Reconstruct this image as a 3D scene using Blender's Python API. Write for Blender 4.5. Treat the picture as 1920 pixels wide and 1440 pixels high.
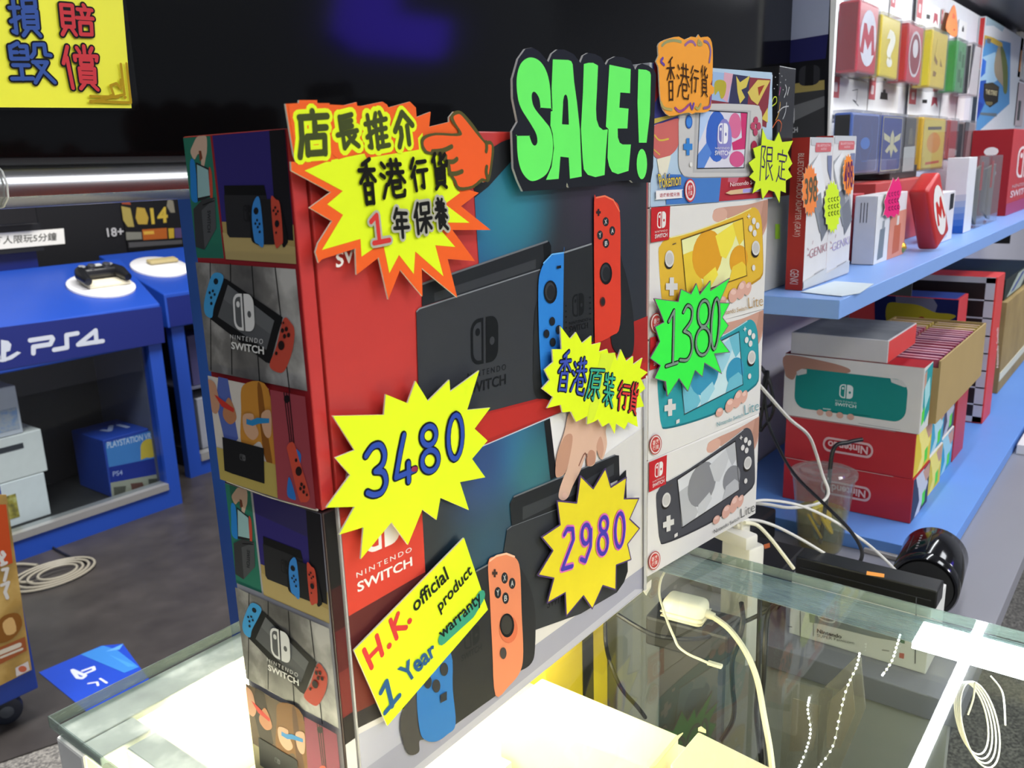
import bpy, bmesh, math, random
from math import sin, cos, pi, radians
from mathutils import Vector, Matrix
from mathutils.geometry import tessellate_polygon

for o in list(bpy.data.objects):
    bpy.data.objects.remove(o)
S = bpy.context.scene
COL = S.collection
V = Vector

# ------------------------------------------------------------ camera
# solved from the two stacked cartons: X runs along their fronts, Y away from the viewer, Z up, counter glass at z = 0
FPX, YAW, PITCH, ROLL = 1617.19, .9079, -.2486, -.0328
CP = V((-.2673, -.3361, .3657))
_f = V((sin(YAW) * cos(PITCH), cos(YAW) * cos(PITCH), sin(PITCH)))
_r = V((cos(YAW), -sin(YAW), 0))
_u = _r.cross(_f)
RT = _r * cos(ROLL) + _u * sin(ROLL)
UP = -_r * sin(ROLL) + _u * cos(ROLL)
cam = bpy.data.cameras.new('camera')
cam.sensor_width = 36
cam.lens = FPX * 36 / 1920
cam.clip_start = .01
cam.dof.use_dof = True
cam.dof.focus_distance = .66
cam.dof.aperture_fstop = 17
camo = bpy.data.objects.new('camera', cam)
mw = Matrix((RT, UP, -_f)).transposed().to_4x4()
mw.translation = CP
camo.matrix_world = mw
COL.objects.link(camo)
S.camera = camo

# ------------------------------------------------------------ world, lights, exposure
S.view_settings.view_transform = 'Standard'
S.view_settings.look = 'None'
S.view_settings.exposure = 0.0
S.view_settings.gamma = 1
S.view_settings.use_curve_mapping = False
W = bpy.data.worlds.new('world')
S.world = W
W.use_nodes = True
W.node_tree.nodes['Background'].inputs[0].default_value = (.80, .87, 1, 1)
W.node_tree.nodes['Background'].inputs[1].default_value = .28


def area(name, loc, sx, sy, power, color=(1, .98, .95), target=None):
    l = bpy.data.lights.new(name, 'AREA')
    l.shape = 'RECTANGLE'
    l.size, l.size_y, l.energy, l.color = sx, sy, power, color
    o = bpy.data.objects.new(name, l)
    o.location = loc
    if target:
        o.rotation_euler = (V(target) - V(loc)).to_track_quat('-Z', 'Y').to_euler()
    COL.objects.link(o)
    return o


area('ceiling_lamp_a', (-.9, -1.3, 1.70), 1.2, .6, 15, (1, .99, .97))
area('ceiling_lamp_b', (.7, -1.4, 1.70), 1.2, .6, 17, (.97, .98, 1))
area('ceiling_lamp_c', (2.2, -1.2, 1.70), 1.2, .6, 26, (.93, .96, 1))
area('ceiling_lamp_d', (.3, 1.5, 1.70), 1.2, .6, 85, (1, .98, .95))
area('ceiling_lamp_e', (1.9, 2.0, 1.70), 1.2, .6, 60, (1, .98, .95))
area('added_fill_lamp_f', (-.8, -2.9, 1.70), 1.6, .6, 50, (1, .99, .97))  # unseen fill lamp added to reach the wall under the shelf
area('added_fill_lamp_g', (2.0, -2.9, 1.70), 1.6, .6, 72, (.96, .98, 1))  # second added fill, far enough back to shine beneath the shelf


# ------------------------------------------------------------ colour and materials
def lin(h, g=1.0):
    c = [int(h[i:i + 2], 16) / 255 for i in (0, 2, 4)]
    c = [(x / 12.92 if x <= .04045 else ((x + .055) / 1.055) ** 2.4) for x in c]
    return tuple(min(.97, x * g) for x in c) + (1,)


MATS = {}


def M(h, rough=.5, metal=0, spec=.5, var=.05, scale=40, bump=0, g=1.0, emit=0, key=''):
    """plain principled surface with a little procedural grain"""
    k = (h, rough, metal, spec, var, scale, bump, g, emit, key)
    if k in MATS:
        return MATS[k]
    m = bpy.data.materials.new('mat_' + h)
    m.use_nodes = True
    nt = m.node_tree
    b = nt.nodes['Principled BSDF']
    c = lin(h, g)
    b.inputs['Roughness'].default_value = rough
    b.inputs['Metallic'].default_value = metal
    b.inputs['Specular IOR Level'].default_value = spec
    n = nt.nodes.new('ShaderNodeTexNoise')
    n.inputs['Scale'].default_value = scale
    n.inputs['Detail'].default_value = 3
    tc = nt.nodes.new('ShaderNodeTexCoord')
    nt.links.new(tc.outputs['Object'], n.inputs['Vector'])
    mx = nt.nodes.new('ShaderNodeMixRGB')
    mx.inputs[1].default_value = tuple(x * (1 - var) for x in c[:3]) + (1,)
    mx.inputs[2].default_value = tuple(min(1, x * (1 + var)) for x in c[:3]) + (1,)
    nt.links.new(n.outputs['Fac'], mx.inputs[0])
    nt.links.new(mx.outputs[0], b.inputs['Base Color'])
    if bump:
        bp = nt.nodes.new('ShaderNodeBump')
        bp.inputs['Strength'].default_value = bump
        bp.inputs['Distance'].default_value = .002
        nt.links.new(n.outputs['Fac'], bp.inputs['Height'])
        nt.links.new(bp.outputs[0], b.inputs['Normal'])
    if emit:
        b.inputs['Emission Color'].default_value = c
        b.inputs['Emission Strength'].default_value = emit
    MATS[k] = m
    return m


INKG = .88


def ink(h, rough=.5):
    if isinstance(h, str):
        return M(h, rough, 0, .1, .03, 60, g=INKG, key='ink')
    return h


def glow(name, base, spots, axis_n=None):
    """flat print: soft round patches of colour (point, radius, hex) over a base hex"""
    m = bpy.data.materials.new(name)
    m.use_nodes = True
    nt = m.node_tree
    b = nt.nodes['Principled BSDF']
    b.inputs['Roughness'].default_value = .4
    geo = nt.nodes.new('ShaderNodeNewGeometry')
    cur = None
    for p, r, h in spots:
        d = nt.nodes.new('ShaderNodeVectorMath')
        d.operation = 'DISTANCE'
        d.inputs[1].default_value = p
        nt.links.new(geo.outputs['Position'], d.inputs[0])
        mr = nt.nodes.new('ShaderNodeMapRange')
        mr.interpolation_type = 'SMOOTHSTEP'
        mr.inputs['From Min'].default_value = 0
        mr.inputs['From Max'].default_value = r
        mr.inputs['To Min'].default_value = 1
        mr.inputs['To Max'].default_value = 0
        nt.links.new(d.outputs['Value'], mr.inputs['Value'])
        mx = nt.nodes.new('ShaderNodeMixRGB')
        if cur is None:
            mx.inputs[1].default_value = lin(base, INKG)
        else:
            nt.links.new(cur, mx.inputs[1])
        mx.inputs[2].default_value = lin(h, INKG)
        nt.links.new(mr.outputs['Result'], mx.inputs[0])
        cur = mx.outputs[0]
    nt.links.new(cur, b.inputs['Base Color'])
    return m


def cloudy(name, stops, scale=12, rough=.45, stretch=(1, 1, 1), bump=0, g=1.0):
    """noise through a colour ramp"""
    m = bpy.data.materials.new(name)
    m.use_nodes = True
    nt = m.node_tree
    b = nt.nodes['Principled BSDF']
    b.inputs['Roughness'].default_value = rough
    tc = nt.nodes.new('ShaderNodeTexCoord')
    mp = nt.nodes.new('ShaderNodeMapping')
    mp.inputs['Scale'].default_value = stretch
    n = nt.nodes.new('ShaderNodeTexNoise')
    n.inputs['Scale'].default_value = scale
    n.inputs['Detail'].default_value = 5
    r = nt.nodes.new('ShaderNodeValToRGB')
    e = r.color_ramp.elements
    while len(e) < len(stops):
        e.new(.5)
    for k, (p, h) in enumerate(stops):
        e[k].position = p
        e[k].color = lin(h, g)
    L = nt.links.new
    L(tc.outputs['Object'], mp.inputs['Vector'])
    L(mp.outputs[0], n.inputs['Vector'])
    L(n.outputs['Fac'], r.inputs[0])
    L(r.outputs[0], b.inputs['Base Color'])
    if bump:
        bp = nt.nodes.new('ShaderNodeBump')
        bp.inputs['Strength'].default_value = bump
        bp.inputs['Distance'].default_value = .003
        L(n.outputs['Fac'], bp.inputs['Height'])
        L(bp.outputs[0], b.inputs['Normal'])
    return m


def pane(name, tint, rough=.0, ior=1.45, haze=0, hazecol='d8e4e0'):
    """thin sheet of glass or film: clear, with a Fresnel mirror and optional milky share"""
    m = bpy.data.materials.new(name)
    m.use_nodes = True
    nt = m.node_tree
    nt.nodes.remove(nt.nodes['Principled BSDF'])
    out = nt.nodes['Material Output']
    t = nt.nodes.new('ShaderNodeBsdfTransparent')
    t.inputs[0].default_value = lin(tint)
    gl = nt.nodes.new('ShaderNodeBsdfGlossy')
    gl.inputs['Roughness'].default_value = rough
    fr = nt.nodes.new('ShaderNodeFresnel')
    L = nt.links.new
    gb = nt.nodes.new('ShaderNodeNewGeometry')
    iv = nt.nodes.new('ShaderNodeMapRange')      # same mirror share from either side of the sheet
    iv.inputs['To Min'].default_value = ior
    iv.inputs['To Max'].default_value = 1 / ior
    L(gb.outputs['Backfacing'], iv.inputs['Value'])
    L(iv.outputs['Result'], fr.inputs['IOR'])
    mx = nt.nodes.new('ShaderNodeMixShader')
    L(fr.outputs[0], mx.inputs[0])
    L(t.outputs[0], mx.inputs[1])
    L(gl.outputs[0], mx.inputs[2])
    last = mx
    if haze:
        df = nt.nodes.new('ShaderNodeBsdfDiffuse')
        df.inputs[0].default_value = lin(hazecol)
        n = nt.nodes.new('ShaderNodeTexNoise')
        n.inputs['Scale'].default_value = 30
        n.inputs['Detail'].default_value = 6
        mr = nt.nodes.new('ShaderNodeMapRange')
        mr.inputs['From Min'].default_value = .35
        mr.inputs['From Max'].default_value = .7
        mr.inputs['To Min'].default_value = haze * .5
        mr.inputs['To Max'].default_value = haze * 1.4
        L(n.outputs['Fac'], mr.inputs['Value'])
        m2 = nt.nodes.new('ShaderNodeMixShader')
        L(mr.outputs['Result'], m2.inputs[0])
        L(mx.outputs[0], m2.inputs[1])
        L(df.outputs[0], m2.inputs[2])
        last = m2
    L(last.outputs[0], out.inputs['Surface'])
    return m


def lamp_mat(h, strength):
    m = bpy.data.materials.new('lamp_' + h)
    m.use_nodes = True
    nt = m.node_tree
    nt.nodes.remove(nt.nodes['Principled BSDF'])
    e = nt.nodes.new('ShaderNodeEmission')
    e.inputs[0].default_value = lin(h)
    e.inputs[1].default_value = strength
    nt.links.new(e.outputs[0], nt.nodes['Material Output'].inputs['Surface'])
    return m


# ------------------------------------------------------------ photograph pixel -> ray
def ray(u, v):
    return RT * ((u - 960) / FPX) - UP * ((v - 720) / FPX) + _f


def on(u, v, x=None, y=None, z=None):
    d = ray(u, v)
    if x is not None:
        t = (x - CP.x) / d.x
    elif y is not None:
        t = (y - CP.y) / d.y
    else:
        t = (z - CP.z) / d.z
    return CP + d * t


def Zm(x0, y0, s):
    def f(txt):
        return [(x0 + float(a) * s, y0 + float(b) * s) for a, b in (p.split(',') for p in txt.split())]
    return f


A1 = Zm(0, 0, .27778); A2 = Zm(0, 350, .24306); A3 = Zm(0, 640, .27778); A4 = Zm(0, 1000, .36458)
A5 = Zm(330, 230, .25694); A6 = Zm(360, 560, .27778); A7 = Zm(400, 900, .375); A8 = Zm(520, 170, .27778)
B1 = Zm(600, 560, .33333); B2 = Zm(640, 1000, .30545); B3 = Zm(760, 340, .31944); B4 = Zm(900, 600, .38902)
B5 = Zm(930, 60, .22222); B6 = Zm(1200, 60, .23603); B7 = Zm(1200, 360, .25); B8 = Zm(1190, 680, .30568)
C1 = Zm(1420, 0, .26042); C2 = Zm(1540, 150, .20833); C3 = Zm(1420, 230, .25688); C4 = Zm(1420, 480, .26042)
C5 = Zm(1380, 740, .28125); C6 = Zm(1200, 1000, .3056); C7 = Zm(1440, 960, .33333); C8 = Zm(860, 1060, .3125)
PX = Zm(0, 0, 1)


class PL:
    """a plane in the room with its own 2-D axes (metres)"""
    def __init__(s, o, n, e1=None):
        s.o, s.n = V(o), V(n).normalized()
        s.e1 = V(e1).normalized() if e1 else V((0, 0, 1)).cross(s.n).normalized()
        s.e2 = s.n.cross(s.e1).normalized()

    def px(s, p):
        d = ray(*p)
        q = CP + d * ((s.o - CP).dot(s.n) / d.dot(s.n)) - s.o
        return (q.dot(s.e1), q.dot(s.e2))

    def to3(s, p, h=0):
        return s.o + s.e1 * p[0] + s.e2 * p[1] + s.n * h


# ------------------------------------------------------------ mesh building
class MB:
    def __init__(s):
        s.v, s.f, s.mi, s.mats = [], [], [], []

    def idx(s, m):
        if m not in s.mats:
            s.mats.append(m)
        return s.mats.index(m)

    def add(s, vs, fs, m):
        b = len(s.v)
        k = s.idx(m)
        s.v += [V(p) for p in vs]
        s.f += [tuple(b + i for i in f) for f in fs]
        s.mi += [k] * len(fs)
        return s

    def obox(s, c, ax, ay, az, m):
        c, ax, ay, az = V(c), V(ax), V(ay), V(az)
        vs = [c + ax * i + ay * j + az * k for i in (-1, 1) for j in (-1, 1) for k in (-1, 1)]
        fs = [(0, 1, 3, 2), (4, 6, 7, 5), (0, 4, 5, 1), (2, 3, 7, 6), (0, 2, 6, 4), (1, 5, 7, 3)]
        if ax.cross(ay).dot(az) < 0:
            fs = [f[::-1] for f in fs]
        return s.add(vs, fs, m)

    def box(s, x0, x1, y0, y1, z0, z1, m):
        return s.obox(((x0 + x1) / 2, (y0 + y1) / 2, (z0 + z1) / 2), ((x1 - x0) / 2, 0, 0), (0, (y1 - y0) / 2, 0), (0, 0, (z1 - z0) / 2), m)

    def hexa(s, b, t, m):
        """bottom loop b and top loop t of equal length"""
        n = len(b)
        fs = [tuple(range(n))[::-1], tuple(range(n, 2 * n))] + [(i, (i + 1) % n, n + (i + 1) % n, n + i) for i in range(n)]
        return s.add(list(b) + list(t), fs, m)

    def flat(s, pts, m, hole=None):
        pts = [V(p) for p in pts]
        loops = [pts] + ([[V(p) for p in hole]] if hole else [])
        allp = [p for l in loops for p in l]
        return s.add(allp, [tuple(t) for t in tessellate_polygon(loops)], m)

    def prism(s, pts, vec, m, ms=None):
        """flat outline pts pushed along vec, face at pts+vec in m"""
        pts = [V(p) for p in pts]
        vec = V(vec)
        n = len(pts)
        tr = [tuple(t) for t in tessellate_polygon([pts])]
        if tr:
            a, b, c = (pts[i] for i in tr[0])
        s.add(pts + [p + vec for p in pts], [tuple(i + n for i in t) for t in tr], m)
        s.add(pts + [p + vec for p in pts], [t[::-1] for t in tr] + [(i, (i + 1) % n, n + (i + 1) % n, n + i) for i in range(n)], ms or m)
        return s

    def tube(s, path, r, m, n=8, closed=False):
        path = [V(p) for p in path]
        N = len(path)
        rs = r if isinstance(r, (list, tuple)) else [r] * N
        vs, fs = [], []
        prev = None
        for i, p in enumerate(path):
            if closed:
                t = path[(i + 1) % N] - path[i - 1]
            else:
                t = path[min(i + 1, N - 1)] - path[max(i - 1, 0)]
            t.normalize()
            if prev is None:
                a = t.orthogonal().normalized()
            else:
                a = (prev - t * prev.dot(t)).normalized()
            prev = a
            b = t.cross(a)
            vs += [p + (a * cos(2 * pi * k / n) + b * sin(2 * pi * k / n)) * rs[i] for k in range(n)]
        for i in range(N if closed else N - 1):
            j = (i + 1) % N
            fs += [(i * n + k, i * n + (k + 1) % n, j * n + (k + 1) % n, j * n + k) for k in range(n)]
        if not closed:
            fs += [tuple(range(n))[::-1], tuple((N - 1) * n + k for k in range(n))]
        return s.add(vs, fs, m)

    def lathe(s, c, axis, prof, m, n=28, cap=True):
        c, axis = V(c), V(axis).normalized()
        a = axis.orthogonal().normalized()
        b = axis.cross(a)
        vs = [c + axis * h + (a * cos(2 * pi * k / n) + b * sin(2 * pi * k / n)) * r for r, h in prof for k in range(n)]
        N = len(prof)
        fs = [(i * n + k, i * n + (k + 1) % n, (i + 1) * n + (k + 1) % n, (i + 1) * n + k) for i in range(N - 1) for k in range(n)]
        if cap:
            fs += [tuple(range(n))[::-1], tuple((N - 1) * n + k for k in range(n))]
        return s.add(vs, fs, m)

    def ball(s, c, r, m, n=14, k=8, sq=(1, 1, 1)):
        c = V(c)
        vs = [c + V((0, 0, -r * sq[2]))]
        for i in range(1, k):
            t = -pi / 2 + pi * i / k
            vs += [c + V((r * cos(t) * cos(2 * pi * j / n) * sq[0], r * cos(t) * sin(2 * pi * j / n) * sq[1], r * sin(t) * sq[2])) for j in range(n)]
        vs.append(c + V((0, 0, r * sq[2])))
        fs = [(0, 1 + (j + 1) % n, 1 + j) for j in range(n)]
        for i in range(k - 2):
            fs += [(1 + i * n + j, 1 + i * n + (j + 1) % n, 1 + (i + 1) * n + (j + 1) % n, 1 + (i + 1) * n + j) for j in range(n)]
        l = len(vs) - 1
        fs += [(l, 1 + (k - 2) * n + j, 1 + (k - 2) * n + (j + 1) % n) for j in range(n)]
        return s.add(vs, fs, m)


def spline(pts, n=6, closed=False):
    pts = [V(p) for p in pts]
    N = len(pts)
    out = []
    for i in range(N if closed else N - 1):
        g = (lambda k: pts[k % N]) if closed else (lambda k: pts[max(0, min(N - 1, k))])
        p0, p1, p2, p3 = g(i - 1), g(i), g(i + 1), g(i + 2)
        for k in range(n):
            t = k / n
            out.append(.5 * ((2 * p1) + (p2 - p0) * t + (2 * p0 - 5 * p1 + 4 * p2 - p3) * t * t + (3 * p1 - p0 - 3 * p2 + p3) * t ** 3))
    if not closed:
        out.append(pts[-1])
    return out


def sm(pts, n=5, closed=True):
    return [tuple(p[:2]) for p in spline([V((a, b, 0)) for a, b in pts], n, closed)]


LOC = {}


def place(name, mb, parent=None, loc=None, bevel=0, smooth=False, seg=2):
    base = LOC[parent.name] if parent else (V(loc) if loc is not None else V())
    me = bpy.data.meshes.new(name)
    me.from_pydata([tuple(v - base) for v in mb.v], [], mb.f)
    for m in mb.mats:
        me.materials.append(m)
    me.polygons.foreach_set('material_index', mb.mi)
    me.update()
    if bevel or smooth:
        bm = bmesh.new()
        bm.from_mesh(me)
        bmesh.ops.remove_doubles(bm, verts=bm.verts, dist=1e-6)
        bmesh.ops.recalc_face_normals(bm, faces=bm.faces)
        if bevel:
            ed = [e for e in bm.edges if len(e.link_faces) == 2 and e.calc_face_angle(0) > .5]
            bmesh.ops.bevel(bm, geom=ed, offset=bevel, segments=seg, affect='EDGES', profile=.5, clamp_overlap=True)
        bm.to_mesh(me)
        bm.free()
    if smooth:
        me.shade_smooth()
        me.set_sharp_from_angle(angle=radians(40))
    o = bpy.data.objects.new(name, me)
    COL.objects.link(o)
    if parent:
        o.parent = parent
        LOC[o.name] = base.copy()
    else:
        o.location = base
        LOC[o.name] = base.copy()
    return o


def tag(o, label, cat, group=None, kind=None):
    o['label'] = label
    o['category'] = cat
    if group:
        o['group'] = group
    if kind:
        o['kind'] = kind
    return o


def thing(name, label, cat, loc, group=None):
    o = bpy.data.objects.new(name, None)
    o.empty_display_size = .02
    o.location = loc
    COL.objects.link(o)
    LOC[o.name] = V(loc)
    return tag(o, label, cat, group)


def solo(name, label, cat, mb, group=None, bevel=0, smooth=False, kind=None, seg=2):
    n = len(mb.v)
    c = sum(mb.v, V()) / n
    c.z = min(p.z for p in mb.v)
    return tag(place(name, mb, None, c, bevel, smooth, seg), label, cat, group, kind)


def struct(name, mb, bevel=0, smooth=False, parent=None):
    o = place(name, mb, parent, None if parent else V(), bevel, smooth)
    if not parent:
        o['kind'] = 'structure'
    return o


# ------------------------------------------------------------ flat print on a plane
GL = {}


def glyphs(txt, bold=0, sp=1.0):
    k = (txt, bold, sp)
    if k not in GL:
        cu = bpy.data.curves.new('t', 'FONT')
        cu.body = txt
        cu.offset = bold
        cu.space_character = sp
        cu.resolution_u = 3
        o = bpy.data.objects.new('t', cu)
        me = o.to_mesh()
        vs = [tuple(v.co[:2]) for v in me.vertices]
        fs = [tuple(p.vertices) for p in me.polygons]
        o.to_mesh_clear()
        bpy.data.objects.remove(o)
        bpy.data.curves.remove(cu)
        GL[k] = (vs, fs)
    return GL[k]


def box2(vs):
    xs = [v[0] for v in vs]
    ys = [v[1] for v in vs]
    return min(xs), max(xs), min(ys), max(ys)


STEP = .00003


class PR:
    """painter for flat print: every call lies one hair above the call before"""
    def __init__(s, plane, m=None, off=.0002, c=ink):
        s.pl, s.m, s.h, s.mb, s.c = plane, m or plane.px, off, MB(), c

    def up(s):
        s.h += STEP

    def raw(s, pts, col, hole=None):
        s.h += 1.2e-6
        s.mb.flat([s.pl.to3(p, s.h) for p in pts], s.c(col), [s.pl.to3(p, s.h) for p in hole] if hole else None)

    def poly(s, pts, col, m=None):
        s.up()
        s.raw([(m or s.m)(p) for p in pts], col)

    def blob(s, pts, col, m=None, n=5):
        s.poly(sm(pts, n), col, m)

    def ell(s, c, rx, ry, col, m=None, rot=0, n=20):
        cr, sr = cos(rot), sin(rot)
        s.poly([(c[0] + rx * cos(t) * cr - ry * sin(t) * sr, c[1] + rx * cos(t) * sr + ry * sin(t) * cr)
                for t in (2 * pi * k / n for k in range(n))], col, m)

    def line(s, pts, w, col, m=None, smooth=0, closed=False, keep=False):
        """pen stroke of width w metres"""
        if smooth:
            pts = sm(pts, smooth, closed)
        q = [V(((m or s.m)(p)[0], (m or s.m)(p)[1])) for p in pts]
        if closed:
            q.append(q[0])
        if not keep:
            s.up()
        r = w / 2
        for i, p in enumerate(q):
            s.raw([(p.x + r * cos(2 * pi * k / 10), p.y + r * sin(2 * pi * k / 10)) for k in range(10)], col)
            if i and (q[i] - q[i - 1]).length > 1e-6:
                d = (q[i] - q[i - 1]).normalized()
                nn = V((-d.y, d.x)) * r
                s.raw([tuple(q[i - 1] + nn), tuple(q[i] + nn), tuple(q[i] - nn), tuple(q[i - 1] - nn)], col)

    def quadm(s, q, m=None):
        """unit square (u right, v DOWN) onto quad TL TR BR BL"""
        tl, tr, br, bl = [V((m or s.m)(p)) for p in q]

        def f(p):
            u, v = p
            return tuple((tl * (1 - u) + tr * u) * (1 - v) + (bl * (1 - u) + br * u) * v)
        return f

    def text(s, txt, q, col, bold=0, m=None, sp=1.0, ref=None, grow=0):
        """words filling the quad TL TR BR BL; ref: take the frame from this bold (so outlines line up)"""
        f = s.quadm(q, m)
        vs, fs = glyphs(txt, bold, sp)
        if not vs:
            return
        x0, x1, y0, y1 = box2(glyphs(txt, ref if ref is not None else bold, sp)[0])
        s.up()
        s.mb.add([s.pl.to3(f(((x - x0) / (x1 - x0), (y1 - y) / (y1 - y0))), s.h) for x, y in vs], fs, s.c(col))

    def strokes(s, ch, q, w, col, m=None):
        f = s.quadm(q, m)
        s.up()
        for st in STK[ch]:
            s.line([(a / 100, b / 100) for a, b in st], w, col, f, keep=True)

    def done(s, name, parent):
        return place(name, s.mb, parent)


def parse(t):
    return [[tuple(float(c) for c in p.split(',')) for p in st.split()] for st in t.split(';')]


STK = {k: parse(v) for k, v in {
    '香': '70,3 30,14;8,26 92,26;50,8 50,50;48,27 8,52;52,27 94,50;28,56 28,98;28,56 74,56 74,98;28,76 74,76;28,96 74,96',
    '港': '10,12 22,22;4,38 18,46;8,94 24,64;36,16 92,16;52,4 52,36;76,4 76,36;30,36 98,36;52,38 30,64;74,38 98,62;46,58 78,58 78,74 46,74;46,58 46,90 54,96 88,96 92,84',
    '行': '28,4 6,30;32,28 4,56;20,46 20,98;44,16 92,16;40,42 98,42;72,42 72,94 58,88',
    '貨': '28,4 8,24;20,16 20,40;84,6 46,30;58,4 58,30 66,38 92,36 94,26;22,46 22,84;22,46 78,46 78,84;22,58 78,58;22,70 78,70;22,84 78,84;36,86 12,98;62,86 88,98',
    '年': '30,4 10,34;26,18 86,18;24,42 84,42;24,42 24,66;4,66 96,66;54,18 54,98',
    '保': '28,4 6,44;18,28 18,98;42,8 42,38;42,8 86,8 86,38;42,38 86,38;32,56 98,56;64,40 64,98;62,58 34,90;66,58 96,88',
    '養': '34,2 42,12;66,2 58,12;20,16 80,16;26,26 76,26;10,36 92,36;50,14 50,36;48,38 6,62;54,38 96,60;32,54 70,54 70,74 32,74;32,64 70,64;32,54 32,94 44,88;78,74 66,82;50,76 94,98',
    '原': '10,10 94,10;16,10 14,60 4,96;56,14 46,26;32,26 32,60;32,26 80,26 80,60;32,43 80,43;32,60 80,60;56,62 56,96 46,90;38,70 24,88;74,70 92,86',
    '裝': '12,6 12,22 32,22;32,4 32,52;6,34 32,34;44,16 94,16;68,4 68,38;50,38 88,38;50,46 54,54;8,58 94,58;48,60 6,86;36,70 34,96 50,88;84,66 66,78;50,62 94,96',
    '限': '12,6 12,98;12,6 38,6 26,34 38,48 34,62 20,60;50,8 84,8 84,44 50,44;50,26 84,26;50,8 50,94 68,82;88,54 72,66;62,50 96,94',
    '店': '50,2 50,12;10,14 96,14;14,14 14,60 4,98;56,24 56,54;56,38 92,38;30,56 30,94;30,56 86,56 86,94;30,92 86,92',
    '長': '24,4 24,52;24,6 80,6;24,22 76,22;24,37 76,37;4,53 96,53;28,53 28,94 50,80;50,55 64,76 94,96;84,64 66,76',
    '推': '18,4 18,92 8,88;4,26 34,26;4,62 34,50;52,4 38,34;46,28 46,98;68,4 74,16;46,24 94,24;46,48 90,48;46,70 90,70;44,94 98,94;70,24 70,94',
    '介': '50,2 4,48;50,2 96,48;34,46 34,70 16,98;68,46 68,98',
    '損': '18,4 18,92 8,88;4,26 34,26;4,62 34,50;48,6 48,26;48,6 88,6 88,26;48,26 88,26;46,36 46,78;46,36 90,36 90,78;46,50 90,50;46,64 90,64;46,78 90,78;56,82 40,98;78,82 96,98',
    '毀': '26,2 8,12;8,10 8,40;8,24 22,24;44,10 44,40;30,10 44,10;30,24 44,24;8,40 44,40;10,56 44,56;27,56 27,90;4,90 50,88;62,6 60,26 52,36;62,6 84,6 84,30 96,32;54,48 86,48 54,98;60,52 98,96',
    '賠': '8,8 8,72;8,8 40,8 40,72;8,30 40,30;8,50 40,50;8,72 40,72;16,76 4,96;32,76 44,96;72,4 76,12;54,18 96,18;64,24 68,38;88,24 82,40;50,44 98,44;58,58 58,94;58,58 92,58 92,94;58,94 92,94',
    '償': '24,4 6,42;18,28 18,98;64,2 64,18;46,6 52,16;84,6 78,16;38,24 38,34;38,24 96,24 94,34;52,32 52,44;52,32 82,32 82,44;52,44 82,44;46,52 46,82;46,52 88,52 88,82;46,62 88,62;46,72 88,72;46,82 88,82;56,86 42,98;78,86 96,98',
    '定': '50,2 50,12;10,16 10,32;10,16 92,16 86,32;26,36 76,36;52,36 52,90;52,60 80,60;28,52 26,74 6,96;22,74 40,88 96,94',
}.items()}


def rrect(r=.2, rr=None, n=5, x0=0, x1=1, y0=0, y1=1, left=True, right=True, ax=1.0):
    """rounded unit rectangle; ax stretches the corner in x"""
    out = []
    for cx, cy, t0, ok in ((x1, y0, -pi / 2, right), (x1, y1, 0, right), (x0, y1, pi / 2, left), (x0, y0, pi, left)):
        if not ok:
            out.append((cx, cy))
            continue
        sx = -1 if cx == x1 else 1
        sy = -1 if cy == y1 else 1
        for k in range(n + 1):
            t = t0 + pi / 2 * k / n
            out.append((cx + sx * r * ax + r * ax * cos(t), cy + sy * r + r * sin(t)))
    return out


def logo(p, q, col, bg, m=None):
    """two rounded halves, the left one an outline"""
    f = p.quadm(q, m)
    p.poly(rrect(.26, x1=.46, right=False, ax=1.1), col, f)
    p.poly(rrect(.19, x0=.09, x1=.38, y0=.085, y1=.915, right=False, ax=1.1), bg, f)
    p.ell((.25, .29), .085, .085, col, f)
    p.poly(rrect(.26, x0=.54, left=False, ax=1.1), col, f)
    p.ell((.77, .54), .09, .09, bg, f)


def badge(p, q, col='e8e4e0', bg='c02a30', m=None):
    """red corner square with the two-half emblem and its two lines of lettering"""
    f = p.quadm(q, m)
    p.poly([(0, 0), (1, 0), (1, 1), (0, 1)], bg, f)
    logo(p, [(.32, .14), (.78, .14), (.78, .62), (.32, .62)], col, bg, f)
    p.text('NINTENDO', [(.2, .68), (.88, .68), (.88, .74), (.2, .74)], col, 0, f, 1.3)
    p.text('SWITCH', [(.2, .78), (.88, .78), (.88, .9), (.2, .9)], col, .02, f)


def cross(p, c, rx, ry, col, m=None, t=.36):
    x, y = c
    a, b = rx * t, ry * t
    p.poly([(x - a, y - ry), (x + a, y - ry), (x + a, y - b), (x + rx, y - b), (x + rx, y + b), (x + a, y + b), (x + a, y + ry),
            (x - a, y + ry), (x - a, y + b), (x - rx, y + b), (x - rx, y - b), (x - a, y - b)], col, m)
# ------------------------------------------------------------ the shop
FLZ = -.95
FLOORM = cloudy('floor_speckled', [(.35, '4a4846'), (.5, '6e6c68'), (.62, '8e8b84')], 160, .6, bump=.1)
MATM = cloudy('floor_dark_vinyl', [(.3, '322e2d'), (.55, '3c3836'), (.75, '45403e')], 9, .42)
mb = MB(); mb.box(-3, 6, -3, 5, FLZ - .06, FLZ - .004, FLOORM); struct('floor', mb)
mb = MB(); mb.hexa([V((-3, 2.86, FLZ - .004)), V((4.8, .18, FLZ - .004)), V((6, .5, FLZ - .004)), V((6, 5, FLZ - .004)), V((-3, 5, FLZ - .004))],
              [V((-3, 2.86, FLZ)), V((4.8, .18, FLZ)), V((6, .5, FLZ)), V((6, 5, FLZ)), V((-3, 5, FLZ))], MATM)
struct('trim_1', mb)
mb = MB(); mb.box(-3, 6, -3, 5, 1.76, 1.82, M('b8b8b6', .8)); struct('ceiling', mb)
mb = MB(); mb.box(-3, 6, 4.6, 4.7, FLZ, 1.76, M('2a2c38', .7)); struct('wall_back', mb)
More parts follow.
